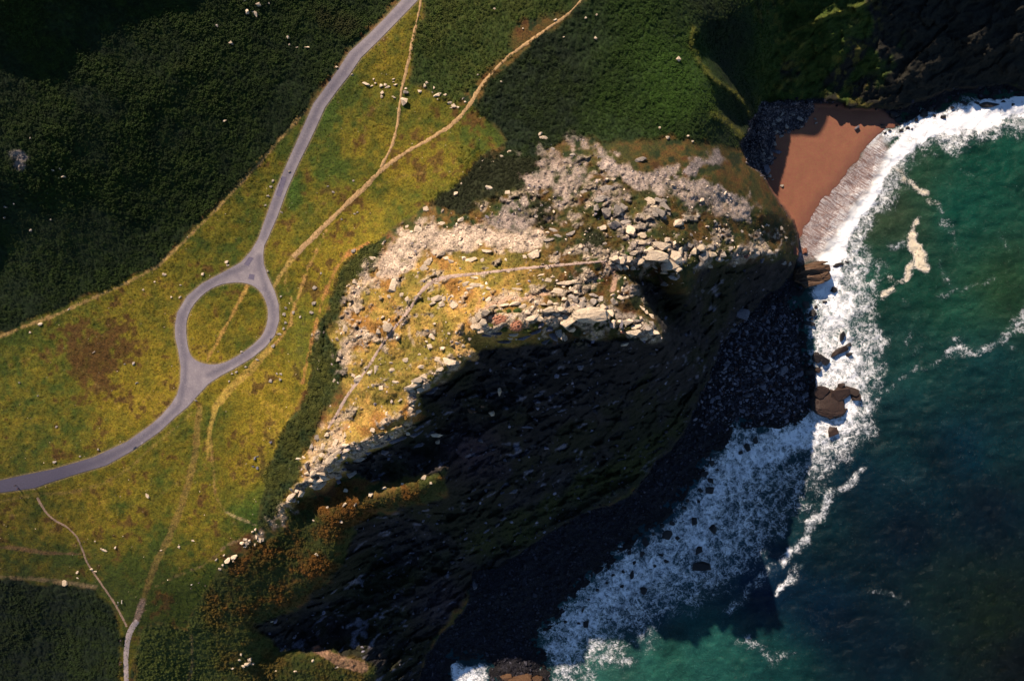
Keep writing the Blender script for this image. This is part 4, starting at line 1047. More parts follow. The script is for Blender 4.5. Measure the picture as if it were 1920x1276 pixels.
row([(99,321,6,5),(118,331,9,5),(113,316,4,4),(110,334,4,3),(57,259,4,4)], 'small grey rock', 'of the cluster in ferns near the left edge', 'rocks in the ferns near the left edge', tall=1.4)
row([(10,388,6,4),(26,382,4,3),(8,408,5,4),(58,432,6,5),(95,412,4,4),(88,362,5,3)], 'tiny grey rock', 'of those scattered in brown ferns by the left edge', 'tiny rocks in the brown ferns by the left edge', tall=1.2, mat='g')
row([(308,514,7,6),(380,514,8,6),(425,491,6,6),(427,497,5,4),(268,543,6,4),(338,534,5,3),(337,557,7,4),(321,557,4,4),(131,580,9,4),(75,607,8,6),(56,623,5,4),(290,528,4,3)],
    'grey stone', 'of the stones between fern edge and loop road', 'stones between the fern edge and the loop road', tall=.8)
row([(502,508,5,5),(527,556,5,4),(536,577,6,5),(533,589,7,6),(550,586,5,7),(535,605,6,5),(532,616,7,5),(524,626,8,5),(512,648,7,6),(482,674,8,3)],
    'stone', 'of the stones along the right of the loop', 'stones along the right side of the loop road', tall=.8, axis=1, mat='g')
row([(461,687,6,4),(443,697,5,4),(435,701,5,4),(430,715,4,4),(453,659,5,4),(366,750,7,4)], 'small stone', 'of those below the bottom of the loop', 'stones below the loop road', tall=.8, axis=0, mat='g')
row([(507,714,8,7),(526,711,7,6),(519,700,6,4),(527,701,6,5)], 'grey boulder', 'in the golden grass right of the junction', 'boulders in golden grass', tall=.8, mat='g')
row([(478,859,6,7),(483,877,7,6),(474,874,6,4),(483,855,4,3),(507,829,6,5)], 'grey boulder', 'of the cluster beside the lower gorse edge', 'boulders beside the gorse edge', tall=.9, mat='s')
row([(251,682,6,7),(234,682,4,4),(257,719,6,5),(175,660,6,3),(36,717,6,4),(102,866,7,5),(185,842,6,5),(106,800,4,5),(72,743,4,5),(150,855,4,3)], 'small stone', 'of those in the rusty meadow inside the road bend', 'stones in the rusty meadow', tall=.9, mat='g')
row([(590,539,8,7),(589,569,9,8),(584,586,8,6),(563,594,6,5),(663,471,9,8),(602,512,4,4)], 'boulder', 'of those in grass left of the gorse band', 'boulders left of the gorse band', tall=.9, axis=1, mat='g')
row([(669,398,6,4),(665,401,5,3),(641,411,5,4),(662,339,6,4),(625,360,5,4),(615,350,4,4),(543,322,5,5),(512,340,5,6),(508,350,5,4),(503,367,6,5),(497,384,4,6),(527,399,7,5)], 'small stone', 'of those in grass either side of the upper road', 'stones beside the upper road', tall=.8, mat='g')
row([(122,1091,9,12),(197,1031,12,6),(190,1028,5,4),(172,1066,6,5),(178,1070,6,4),(276,929,5,11),(336,1025,5,6),(301,1031,6,3),(145,1072,6,5),(216,1026,5,4),(178,1014,5,3),(362,1013,6,4),(145,1084,5,4)],
    'pale stone', 'of those scattered over the lower left turf', 'stones on the lower left turf', tall=.8)
row([(405,1049,8,4,-40),(427,1050,12,9,-20),(439,1044,12,9,-20),(437,1051,6,4),(412,1066,5,6),(420,1040,4,3),(418,1058,4,4)], 'pale boulder', 'of the lower cluster beside the rusty ferns', 'lower boulder cluster beside the rusty ferns', tall=1.1)
row([(460,1011,8,6),(454,1017,8,6),(463,1018,9,8),(468,1013,6,7),(487,1012,8,10),(493,1011,4,9),(478,1020,4,7),(481,1006,5,8),(479,992,6,5),(473,996,6,4),(460,1024,7,4)], 'pale boulder', 'of the cluster beside the stony path junction', 'boulders beside the stony path junction', tall=1.2)
row([(463,1243,14,8,-35),(468,1236,7,7),(457,1248,7,6),(449,1236,5,6),(436,1252,6,4),(452,1226,4,6),(474,1244,6,5)], 'pale rock', 'of the cluster in dark ferns near the bottom edge', 'rocks near the bottom edge', tall=1.4)
row([(516,1257,5,3),(508,1165,8,2.5),(553,1257,7,4),(630,1250,8,4),(586,1236,5,9)], 'small pale rock', 'of those on the low brown ground by the bottom', 'rocks on the low brown ground', tall=.9)
# ---- ferns right
single(1272, 112, 10, 10, 'square pale boulder alone in the green ferns right of centre', tall=1.3)
row([(1117,72,8,6),(1098,34,5,4),(1119,28,4,4),(1263,68,3,3),(1057,70,4,3),(939,153,5,3),(927,17,5,4),(896,140,4,4),(980,54,5,3),(1041,37,6,4)], 'tiny pale rock', 'of those dotted through the upper right ferns', 'tiny rocks in the upper right ferns', tall=1.2)
row([(1012,251,10,6,-20),(1019,258,16,7,15)], 'flat pale rock', 'of the pair where dark ferns meet the scree', 'pair of rocks above the scree', tall=1.0)
row([(1251,258,8,7),(1236,240,5,8),(1290,255,5,4),(1298,265,5,4)], 'pale boulder', 'of those in ferns above the long scree', 'boulders above the long scree', tall=1.1)
single(1200, 300, 22, 10, 'long grey boulder on the upper edge of the long scree', mat='g', tall=.9)
row([(1074,290,11,8),(1127,294,16,6),(1037,279,8,6),(1095,360,12,9),(1136,353,26,12),(1006,405,12,8,10),(1039,432,16,8),(1069,438,18,9),(1048,442,16,8),(1029,449,20,8,-10)], 'grey boulder', 'of those embedded between the scree patches', 'boulders between the scree patches', mat='g', tall=.5)
row([(916,352,17,9),(952,361,10,8),(955,376,9,5,-20),(855,364,9,8),(799,391,11,9),(907,302,7,4),(903,314,4,4),(940,293,8,5),(955,284,10,4,-15),(925,304,6,4),(866,344,5,4)], 'pale boulder', 'of those on the dark moor left of the screes', 'boulders on the dark moor', tall=.8)
# ---- north side of the rock
row([(763,425,7,6),(754,440,10,12),(784,430,14,14),(829,419,14,8),(866,415,15,13),(862,428,12,8),(899,454,14,12),(913,470,20,9),(905,488,9,8),(883,488,24,10,-12),(723,455,14,8,-20),(701,485,18,8,15),(711,512,20,8,-30),(744,522,12,9)],
    'pale block', 'of those in the sunlit left scree', 'blocks in the sunlit left scree', mat='p', tall=.6)
row([(826,477,18,12),(838,484,14,9),(815,474,12,12),(802,491,14,12),(795,502,14,12),(845,490,14,7),(808,487,9,9)], 'pale block', 'of the heap above the bend of the gravel path', 'block heap above the path bend', mat='p', tall=.9)
single(1002, 478, 24, 19, 'large flat pale boulder standing just above the gravel path', tall=.7, flat=True)
single(984, 481, 10, 7, 'small pale boulder left of the flat boulder above the path', tall=.6)
single(949, 487, 4, 8, 'thin upright pale stone above the gravel path', tall=1.2)
single(736, 537, 16, 32, 'tall pale standing slab between gorse and gravel path', ang=5, tall=.6, flat=True)
row([(666,527,12,10),(654,534,11,4,-35)], 'pale boulder', 'of the pair standing in the gorse band', 'pair of boulders in the gorse band', tall=.9)
row([(716,595,12,7),(722,604,12,6),(727,614,20,16),(709,622,12,11)], 'pale boulder', 'of the group left of the walkers on the path', 'boulders left of the path walkers', tall=1.1, axis=1)
row([(819,560,20,14,-10),(828,570,12,10),(812,570,16,10),(833,560,8,10),(804,560,5,8)], 'pale block', 'of the big outcrop below the path bend', 'blocks of the outcrop below the path bend', tall=1.1)
row([(851,571,14,13),(845,556,10,6),(863,566,7,5)], 'pale boulder', 'of those right of the outcrop below the bend', 'boulders right of the outcrop', tall=.9)
row([(872,532,16,10,-15),(892,535,24,9,5),(880,541,16,7),(903,538,9,8),(876,550,10,8),(916,540,12,8,0)], 'pale slab', 'of the slab outcrop below the gravel path', 'slab outcrop below the gravel path', tall=.8)
single(916, 561, 11, 8, 'square pale block on the turf above the left crag', tall=1.0)
row([(892,520,18,6),(974,534,12,6),(970,542,20,6),(1027,503,10,7),(1029,525,18,9,20),(1015,515,14,4),(1037,520,9,6),(995,507,5,4),(819,532,9,6),(1012,522,6,4)], 'pale stone', 'of those in the turf below the gravel path', 'stones below the gravel path', tall=.6)
single(1060, 530, 38, 10, 'long pale slab below the right end of the gravel path', ang=-8, tall=.8, flat=True)
single(1043, 547, 27, 15, 'broad tan slab below the long pale slab', ang=8, tall=.5, flat=True)
# ---- sunlit left slope
row([(753,553,8,9),(731,556,10,7),(764,560,11,8,-30),(669,581,16,14),(649,616,12,16),(633,674,9,8),(596,682,5,12),(597,692,6,5),(599,676,4,4),(661,601,8,6)], 'pale rock', 'of those above and left of the lit slope', 'rocks on the lit left slope', tall=.6)
row([(811,630,12,14),(806,649,12,10),(830,653,10,8),(844,677,26,17,10),(823,674,15,11),(791,687,14,8),(825,693,18,8),(761,674,11,9),(735,694,10,9),(800,640,6,5),(842,625,6,5),(868,648,8,6)], 'pale rock', 'of those on golden turf left of the crag', 'rocks on the golden turf left of the crag', tall=.8)
row([(740,716,13,7),(715,727,9,10),(695,699,12,9),(705,690,7,20,12),(672,711,20,13,-25),(752,750,12,7),(725,775,6,8),(699,806,9,10),(717,801,10,7),(646,816,8,12),(627,712,6,12),(663,704,9,7),(686,690,8,12,20)], 'pale rock', 'of those scattered down the golden slope', 'rocks scattered down the golden slope', tall=.8)
# ---- crags: things made of many blocks
def outcrop(cname, label, centre, blocks, mat='p', tall=.8):
    root = bpy.data.objects.new(cname, None); COL.objects.link(root); root.location = P(*centre)
    root.empty_display_size = 2
    tag(root, label, 'crag')
    for b in blocks:
        stone('rock_block', b[0], b[1], b[2], b[3], b[4] if len(b) > 4 else None, b[5] if len(b) > 5 else mat, b[6] if len(b) > 6 else tall, parent=root, flat=(max(b[2], b[3]) > 12), sink=.32)
    return root
outcrop('crag', 'pale layered crag on the crest edge above the black shadow', (784, 722),
        [(784,711,26,12,-22),(797,706,14,12),(775,722,28,10,-15),(768,730,18,10),(790,729,22,10,-18),(805,735,20,8,-12,'s'),(812,728,14,7,-12,'s'),(770,766,12,9),(781,773,18,8,-12),(774,758,6,5)])
outcrop('crag', 'lowest sunlit crag on the crest casting a shadow on ferns', (596, 902),
        [(588,888,16,10,-30),(600,886,14,8),(606,892,12,8),(585,898,14,10,-30),(597,900,20,10,-15),(590,908,18,9,-25),(603,907,16,10,-20),(612,901,12,9,-30),(596,914,18,8,-10)], tall=1.7)
outcrop('crag', 'small crag at the low end of the crest above the ferns', (548, 934),
        [(548,930,16,10,-20),(543,938,12,8,-30),(563,924,9,14,10),(557,920,7,8),(552,938,8,8,0,'g')], tall=1.8)
outcrop('crag', 'broken slabs along the lower crest above the shadow', (632, 856),
        [(622,859,24,12,-35),(612,866,18,9,-30),(634,848,20,10,-40),(641,857,20,12,-45),(650,843,14,9,-40),(629,830,9,18,30),(618,844,14,8,-35),(604,852,10,7),(663,846,13,9,0),(672,861,22,11,-15,'g'),(660,887,17,15,0,'g'),
         (634,892,11,11,0,'g'),(635,902,9,8,0,'s'),(646,878,10,8,0,'s'),(619,880,9,7),(579,873,14,13,-30),(576,887,9,7),(560,863,11,8),(585,837,8,11,20,'g'),(595,819,8,9,20,'g'),(570,857,9,6),(590,860,8,12,20),(606,836,7,12,25),(613,816,8,10,30),(624,812,7,9,20)], tall=.9)
outcrop('crag', 'dark edged ledge of rock where the golden turf ends', (740, 828),
        [(705,836,20,10,-10,'g'),(697,832,10,8),(721,846,14,10,-30,'s'),(740,825,20,9,-15,'s'),(728,822,10,7,0,'s'),(777,813,26,10,-15,'s'),(782,803,16,8,-15,'s'),(790,798,12,5,0,'s'),(782,835,26,8,-10,'s'),(765,812,9,6),(690,848,12,7,-20,'s'),(755,820,12,6,-20,'s')], tall=.8)
outcrop('crag', 'left summit crag with a vertical shadowed wall and shrubs on top', (945, 598),
        [(899,592,22,14,-25),(912,586,16,12),(890,602,12,14,0),(895,613,14,10),(905,604,14,12),(888,612,9,9),(901,620,12,9),(925,575,16,7,-10),(945,572,20,7,-8),(964,570,20,8,-5),(980,574,12,7),(918,596,10,9),
         (956,634,9,6),(963,627,16,8,-5),(930,625,22,8,5,'s'),(912,628,16,8,5,'s'),(945,640,24,8,0,'s'),(985,632,26,8,-15,'s'),(1005,622,20,9,-25,'s'),(1012,610,16,10,-30,'s')], tall=1.3)
outcrop('crag', 'middle summit crag of tilted slabs right of the shrubs', (1030, 595),
        [(998,564,9,8),(1007,569,10,12,15),(1019,572,14,8),(1030,568,12,8),(1042,570,10,7),(988,586,12,8),(998,594,24,11,-25),(1010,598,18,9,10),(1026,581,22,12,-10),(1041,588,18,10,10),(1052,580,14,9),(1015,587,10,7),
         (1065,605,26,18,-10),(1058,596,16,9,-10),(1070,615,14,12),(1048,622,12,30,-35,'g'),(1036,628,12,24,-25,'s'),(1030,615,12,10,0,'s'),(1024,640,16,9,-20,'s'),(1058,632,9,14,-30,'g')], tall=1.2)
outcrop('crag', 'jumble of grey blocks behind the huge summit boulder', (1100, 563),
        [(1073,556,13,11,0,'g'),(1078,563,12,14,-35,'g'),(1064,572,11,14,0,'g'),(1094,561,11,8,0,'g'),(1114,553,14,8,0,'g'),(1112,566,15,11,-30,'g'),(1126,561,9,14,20,'g'),(1090,573,14,12,-30,'g'),(1104,576,14,8,0,'g'),(1082,578,9,7),
         (1150,555,9,7),(1162,558,14,8,20),(1150,565,9,12,-20,'g'),(1130,576,14,9,10),(1145,585,9,18,-20),(1146,597,15,10),(1149,610,12,11,10,'g'),(1164,609,8,15,10,'s'),(1058,562,9,7),(1080,548,9,6)], tall=1.2)
single(1107, 591, 56, 26, 'huge rounded pale boulder on the summit with its lower half shadowed', ang=-2, tall=1.1, flat=False)
outcrop('crag', 'right summit crag with flat pale tops above the gap', (1195, 616),
        [(1177,604,20,11,0),(1190,612,24,11,-10),(1187,623,28,12,-8),(1203,622,12,8),(1225,624,20,10,15),(1215,616,14,8,15,'g'),(1193,601,14,6,10,'g'),(1173,645,13,6),(1208,634,12,7),(1221,593,12,9,20),(1211,586,8,8),(1204,578,12,5,35),(1222,606,10,7,30,'g'),(1168,622,8,8,0,'r')], tall=1.1)
outcrop('crag', 'broad cracked crag above the dark arch gap', (1230, 480),
        [(1230,479,44,20,12),(1238,460,28,18,8),(1266,482,22,20,30),(1259,499,28,22,20),(1200,488,16,16),(1176,488,16,14),(1165,488,12,14),(1152,484,14,10),(1251,452,11,11),(1216,468,16,9),(1190,474,16,9,-10),(1215,495,16,10),(1275,470,10,12),
         (1200,454,22,9,10),(1160,500,14,9,30),(1172,503,14,8),(1186,502,12,7,10),(1248,510,16,10,10),(1270,505,14,10),(1240,522,10,24,-30,'b'),(1248,530,14,12,-30,'g'),(1262,520,16,9,0,'g'),(1228,500,10,8),(1210,480,10,8)], tall=.9)
outcrop('crag', 'upper grey crag of rounded blocks with dark gaps', (1148, 398),
        [(1124,375,22,14,-20,'g'),(1133,372,14,12,0,'g'),(1118,390,9,12,0,'g'),(1137,398,20,20,0,'g'),(1158,394,19,22,20,'g'),(1170,388,14,16,35,'g'),(1170,410,17,6,0,'s'),(1154,422,19,17,10,'g'),(1173,417,18,8,0,'g'),(1180,433,20,20,40),(1193,431,14,10),(1204,441,15,11,20),(1188,443,10,9),(1130,428,16,12)], tall=1.0)
outcrop('crag', 'ribbed grey crag beside the small dark cleft', (1236, 390),
        [(1236,396,22,14,40,'g'),(1247,388,24,12,45,'g'),(1219,377,18,12,30),(1234,375,18,9,25,'g'),(1226,388,14,10,40),(1252,398,14,8,50,'g'),(1240,405,16,8,50,'g'),(1215,410,14,11),(1228,402,9,12,0,'g'),(1244,376,10,8,30,'g')], tall=.9)
single(1270, 420, 22, 15, 'rounded tan boulder right of the ribbed crag cleft', tall=.9)
outcrop('crag', 'grey broken crag at the cliff top right of the arch', (1318, 475),
        [(1314,466,16,12,-30),(1318,481,22,16,-35,'g'),(1332,464,12,9,0,'g'),(1345,485,18,8,10,'g'),(1330,498,12,7),(1291,460,13,10,0,'g'),(1300,472,11,12),(1310,496,16,8,-20,'g'),(1336,477,12,12),(1355,478,12,10,0,'g')], tall=1.1)
row([(1370,468,12,10),(1382,483,12,12),(1399,480,12,14,0,'r'),(1418,475,14,10),(1427,470,8,12),(1442,473,14,12),(1427,487,10,14,20,'s'),(1362,487,10,7),(1390,467,9,7),(1408,468,9,7,0,'g'),(1375,497,9,8),(1456,470,8,6),(1470,492,9,9),(1480,494,8,8)],
    'grey rock', 'along the cliff top right of the crags', 'rocks along the right cliff top', mat='g', tall=.9)
row([(1428,425,13,6,45),(1436,422,9,5),(1390,433,8,6),(1404,440,8,4,20),(1355,430,7,5),(1472,445,8,5),(1340,415,6,5),(1464,428,9,7),(1362,404,9,4,10),(1295,440,9,5,20),(1326,425,8,5),(1308,405,9,5)], 'small grey rock', 'of those in the turf above the right cliffs', 'rocks in the turf above the right cliffs', mat='g', tall=.7)
row([(1133,457,9,7),(1098,469,12,8),(1272,112,1,1)][:2], 'grey stone', 'of the two on turf above the path end', 'stones above the path end', mat='g', tall=.8)
# ---- shaded cliff and ledge
row([(817,815,20,8,0),(821,828,11,10)], 'pale block', 'of the pair in shadow below the golden turf', 'blocks in shadow below the turf', mat='p', tall=1.2, axis=1)
row([(936,733,7,16,0,'p'),(921,775,11,11,0,'p'),(884,770,20,7,10,'b'),(905,760,8,8,0,'b'),(812,775,5,5)], 'block', 'of those catching light in the black shadow', 'blocks in the black shadow', mat='s', tall=2.0)
row([(795,895,15,9,-30),(721,917,9,9),(755,907,6,5),(808,905,6,5)], 'pale rock', 'of those on the red fern ledge', 'rocks on the red fern ledge', tall=1.0)
row([(695,927,8,9),(647,919,13,7),(647,946,12,8),(669,946,11,7),(639,977,10,5,20),(614,950,5,4),(588,975,5,4),(593,1038,9,5,35)], 'pale rock', 'of those in ferns below the crest', 'rocks in ferns below the crest', tall=1.1)
row([(964,920,16,10,-20),(1086,687,14,12),(930,985,14,5,-35),(915,993,18,5,-35),(943,972,12,6,-35),(890,1095,9,16,0),(1010,740,18,6,-20),(1000,715,10,6,-20),(1060,700,16,4,-15),(985,800,30,5,10),(1052,770,20,5,-20),(1120,760,20,5,-25),(1190,725,16,5,-30),(900,825,12,7)],
    'slate slab', 'jutting from the shadowed cliff face', 'slate slabs on the shadowed cliff', mat='s', tall=1.0, name='rock_slab', cat='rock')

# ---- boulders in the surf
row([(1302,976,12,16),(1336,992,13,17),(1310,1032,11,18),(1313,1061,38,17),(1207,1104,12,19),(1099,1170,13,13),(1095,1145,9,14),(1211,1016,14,17),(1203,1037,10,15),(1251,1002,20,16),(1261,979,10,9),
        (1330,918,14,18),(1314,919,12,9),(1333,900,12,11),(1185,1077,8,16),(1169,1071,8,7),(1250,1051,11,8),(1166,1098,7,6),(1401,838,11,17),(1389,848,8,8),(1417,824,9,13),(1335,867,9,12),(1320,889,14,12),(1309,940,9,6),
        (1240,985,9,8),(1225,1000,7,7),(1190,1055,8,7),(1150,1078,8,6),(1138,1092,6,6),(1180,1035,7,8),(1290,938,8,7),(1283,952,9,7),(1085,1168,6,5),(1060,1165,6,6),(1345,880,7,6),(1240,1040,8,6),(1270,1008,9,8),(1228,1060,6,6),(1120,1105,6,6),(1104,1125,6,6)], 'black rock', 'in the blue surf', 'black boulders in the lower surf', mat='w', name='sea_boulder', cat='sea boulder', tall=.75)
row([(1518,605,20,10),(1525,587,15,14),(1514,591,10,9),(1511,570,11,14),(1546,566,8,6),(1521,598,8,6),(1503,580,8,8),(1530,575,6,6)], 'black boulder', 'in white surf below the brown slab', 'black boulders below the brown slab', name='sea_boulder', cat='sea boulder', mat='w', tall=.8, axis=1)
single(1563, 544, 12, 14, 'black wet boulder alone in white foam right of the brown slab', mat='w', tall=.8, cat='rock', name='sea_boulder')
for u, v, w, h, a, l in [(1572,660,36,14,-25,'long dark brown rock tilted in the surf above the reef'),(1591,646,12,9,0,'small dark rock at the tip of the tilted long rock'),(1580,630,9,22,10,'narrow upright dark rock in surf above the tilted long rock'),
                     (1546,674,20,22,30,'broad black rock just left of the tilted long rock'),(1531,672,16,22,0,'black rock against the shore beside the broad black one'),(1533,694,13,12,0,'small square brown rock in foam above the reef'),
                     (1517,695,18,16,0,'dark rock on the waterline left of the small square rock'),(1561,810,19,20,10,'square reddish rock alone in foam below the reef'),(1590,664,12,10,0,'small dark rock below the tip of the tilted long rock')]:
    single(u, v, w, h, l, a, 'd' if 'brown' in l or 'reddish' in l else 'w', -1.6, 'sea_boulder', 'rock', True)
outcrop('reef', 'dark brown C shaped reef reaching into the surf', (1560, 748), [(1552,756,48,44,0,'d',-2.4),(1572,738,40,24,-10,'d',-2.6),(1596,733,28,16,25,'d',-2.2),(1604,744,18,16,0,'d',-1.9),(1560,772,40,22,0,'d',-2.0),(1540,735,30,26,0,'d',-2.2),(1575,722,12,14,0,'d',-2.2)])
outcrop('sea_rock', 'large brown layered slab rock at the foot of the headland', (1522, 517), [(1522,508,50,16,-4,'b',-6.0),(1523,520,50,20,-3,'b',-5.2),(1520,530,38,18,4,'b',-4.6),(1526,498,40,9,-6,'b',-5.4),(1540,514,16,22,0,'b',-5.0),(1508,514,20,26,0,'b',-5.0)])
single(1489, 470, 12, 26, 'red rock slab against the headland beside the swash', -25, 'r', .8, cat='rock')
single(1509, 470, 10, 12, 'small dark red rock poking from the swash', 20, 'r', .9, cat='rock')
row([(1571,497,20,8,-10),(1588,492,8,6)], 'dark rock', 'awash in foam right of the brown slab', 'dark rocks right of the brown slab', mat='w', tall=.8, cat='rock')
row([(1769,220,10,8),(1733,212,14,16),(1702,240,8,7),(1690,245,7,6),(1709,242,5,5),(1668,245,6,5),(1900,197,9,8),(1676,214,20,13),(1685,224,12,9),(1752,217,6,6),(1807,193,14,8),(1718,225,8,7),(1655,236,9,7),(1696,228,8,6),(1745,205,12,9),(1785,203,9,6),(1832,192,9,6),(1880,190,10,6),(1660,250,6,5)], 'black boulder', 'along the upper edge of the cove surf', 'black boulders above the cove surf', mat='w', name='sea_boulder', cat='sea boulder', tall=.7)
single(1858, 197, 36, 12, 'long flat dark rock in the surf near the top right', 4, 'w', -1.1, 'sea_boulder', 'rock')
outcrop('sea_rock', 'sunlit brown rock at the bottom edge beside the small inlet', (985, 1270), [(974,1273,42,20,0,'b',-4.5),(1004,1274,26,14,0,'b',-3.8),(950,1268,18,14,0,'b',-3.2)])
# ---- beach-side boulders
row([(1468,215,14,9),(1475,238,9,9),(1500,223,12,9),(1503,237,6,5),(1531,232,7,5),(1456,247,8,7),(1460,224,10,8),(1482,222,9,6),(1465,256,8,7),(1450,234,8,8),(1487,214,8,6),(1453,270,7,8),(1528,223,6,4)], 'grey boulder', 'of those at the top left of the sand', 'boulders at the top left of the sand', mat='g', tall=.9)
single(1437, 318, 12, 19, 'blue grey slab at the left edge of the sand', 5, 's', .8)
single(1458, 285, 16, 9, 'dark boulder at the left corner of the sand', 10, 's', .9)
row([(1442,331,9,7),(1432,288,8,7),(1440,296,9,6),(1446,290,7,6),(1431,300,8,7),(1450,338,8,4),(1466,348,6,5),(1430,281,7,6)], 'pink grey boulder', 'of those at the middle left of the sand', 'boulders at the middle left of the sand', mat='g', tall=.8, axis=1)
single(1607, 241, 8, 13, 'dark upright boulder in shade at the top of the beach', None, 's', 1.2)
# ---- shaded shore
single(1391, 588, 26, 20, 'large angular pale boulder in the shaded gully below the right cliff', 20, 's', .9)
shore = [(1438,690,14,18,30),(1470,695,14,26,30),(1432,635,9,16),(1432,725,10,12),(1492,725,9,12),(1511,740,11,10),(1468,762,8,12),(1450,740,12,8),(1400,740,14,9),(1370,618,22,10,10),(1415,700,9,8),(1424,672,10,8,-40),(1500,700,11,12),(1493,622,8,12),(1460,735,7,8),
         (1390,770,12,9),(1345,745,12,9),(1355,700,10,8),(1382,720,8,9),(1400,775,14,9,-20),(1450,660,10,9),(1480,660,8,9),(1455,615,9,7),(1410,650,9,8),(1388,660,9,8),(1372,755,9,6),(1480,755,8,8),(1447,712,8,6),(1440,770,16,10),(1462,640,8,7),(1335,770,10,7),(1365,680,9,7)]
row(shore, 'slate boulder', 'on the shaded shore', 'boulders on the shaded shore', mat='s', tall=.7)
# ------------------------------------------------------------------ shrubs
def leaf_blob(seed, n=110):
    r = random.Random(seed); bm = bmesh.new()
    for i in range(n):
        d = Vector((r.gauss(0, 1), r.gauss(0, 1), abs(r.gauss(0, .8)))).normalized()
        c = Vector((d.x, d.y, d.z * .8)) * r.uniform(.6, 1.05)
        t = d.orthogonal().normalized(); b2 = d.cross(t)
        a = r.uniform(0, 6.28); t, b2 = t * math.cos(a) + b2 * math.sin(a), b2 * math.cos(a) - t * math.sin(a)
        s = r.uniform(.14, .26)
        vs4 = [bm.verts.new(c + t * s), bm.verts.new(c + b2 * s * .7 + d * .05), bm.verts.new(c - t * s), bm.verts.new(c - b2 * s * .7 + d * .05)]
        bm.faces.new(vs4)
    core = bmesh.ops.create_icosphere(bm, subdivisions=2, radius=.72)
    for v in core['verts']: v.co.z = max(v.co.z * .75, -.1); v.co *= r.uniform(.9, 1.1)
    me = bpy.data.meshes.new('foliage'); bm.to_mesh(me); bm.free(); return me
BL = [leaf_blob(i) for i in range(4)]
M_BUSH = flat_mat('bush_leaves', (.035, .062, .010), .8, 3, .5); M_BUSH2 = flat_mat('olive_bush_leaves', (.075, .080, .014), .8, 3, .5); M_HEATH = flat_mat('pink_heather', (.30, .13, .075), .9, 3, .4); M_STEM = flat_mat('bush_stem', (.08, .05, .03), .9)
stem_bm = bmesh.new(); bmesh.ops.create_cone(stem_bm, segments=6, radius1=.12, radius2=.05, depth=.9, cap_ends=True); STEM = bpy.data.meshes.new('stem'); stem_bm.to_mesh(STEM); stem_bm.free(); STEM.materials.append(M_STEM)
for i, (u, v, w, h, mt, l) in enumerate([(971,583,20,14,M_BUSH,'dark green bush, largest of the shrubs on the left summit crag'),(954,583,12,10,M_BUSH,'dark green bush left of the largest bush on the crag'),(919,612,16,13,M_BUSH2,'olive bush near the left wall edge of the crag'),
        (945,617,18,13,M_BUSH2,'olive bush below the pink heather on the crag'),(1005,612,12,10,M_BUSH2,'small bright bush at the right end of the crag shrubs'),(918,583,7,9,M_BUSH,'tiny upright bush at the crag upper left'),(937,584,14,7,M_BUSH2,'low flat bush above the pink heather'),
        (939,601,34,24,M_HEATH,'large mound of pink heather on the left summit crag'),(969,611,26,24,M_HEATH,'smaller round mound of pink heather right of the large one'),(987,619,22,14,M_BUSH2,'brownish bush at the shadow edge right of the heather'),
        (1126,527,18,10,M_BUSH,'round dark bush on turf right of the long pale slab'),(1217,465,16,9,M_BUSH2,'small olive bush in a crack of the broad cracked crag'),(1176,476,11,10,M_BUSH,'dark bush at the left of the broad cracked crag')]):
    z = float(hz(np.array(float(u)), np.array(float(v)))); k = kpx(z)
    root = bpy.data.objects.new('bush', None); COL.objects.link(root); root.location = P(u, v, .6 if i < 10 else 0)
    tag(root, l, 'bush')
    me = with_mat(BL[i % 4], mt); me.name = 'foliage'
    f = link('foliage', me, root); f.scale = (w * k / 2, h * k / 2, min(w, h) * k * .32); f.rotation_euler = (0, 0, 0); f.location = (0, 0, .2)
    s_ = link('stem', STEM, root); s_.location = (0, 0, .1)

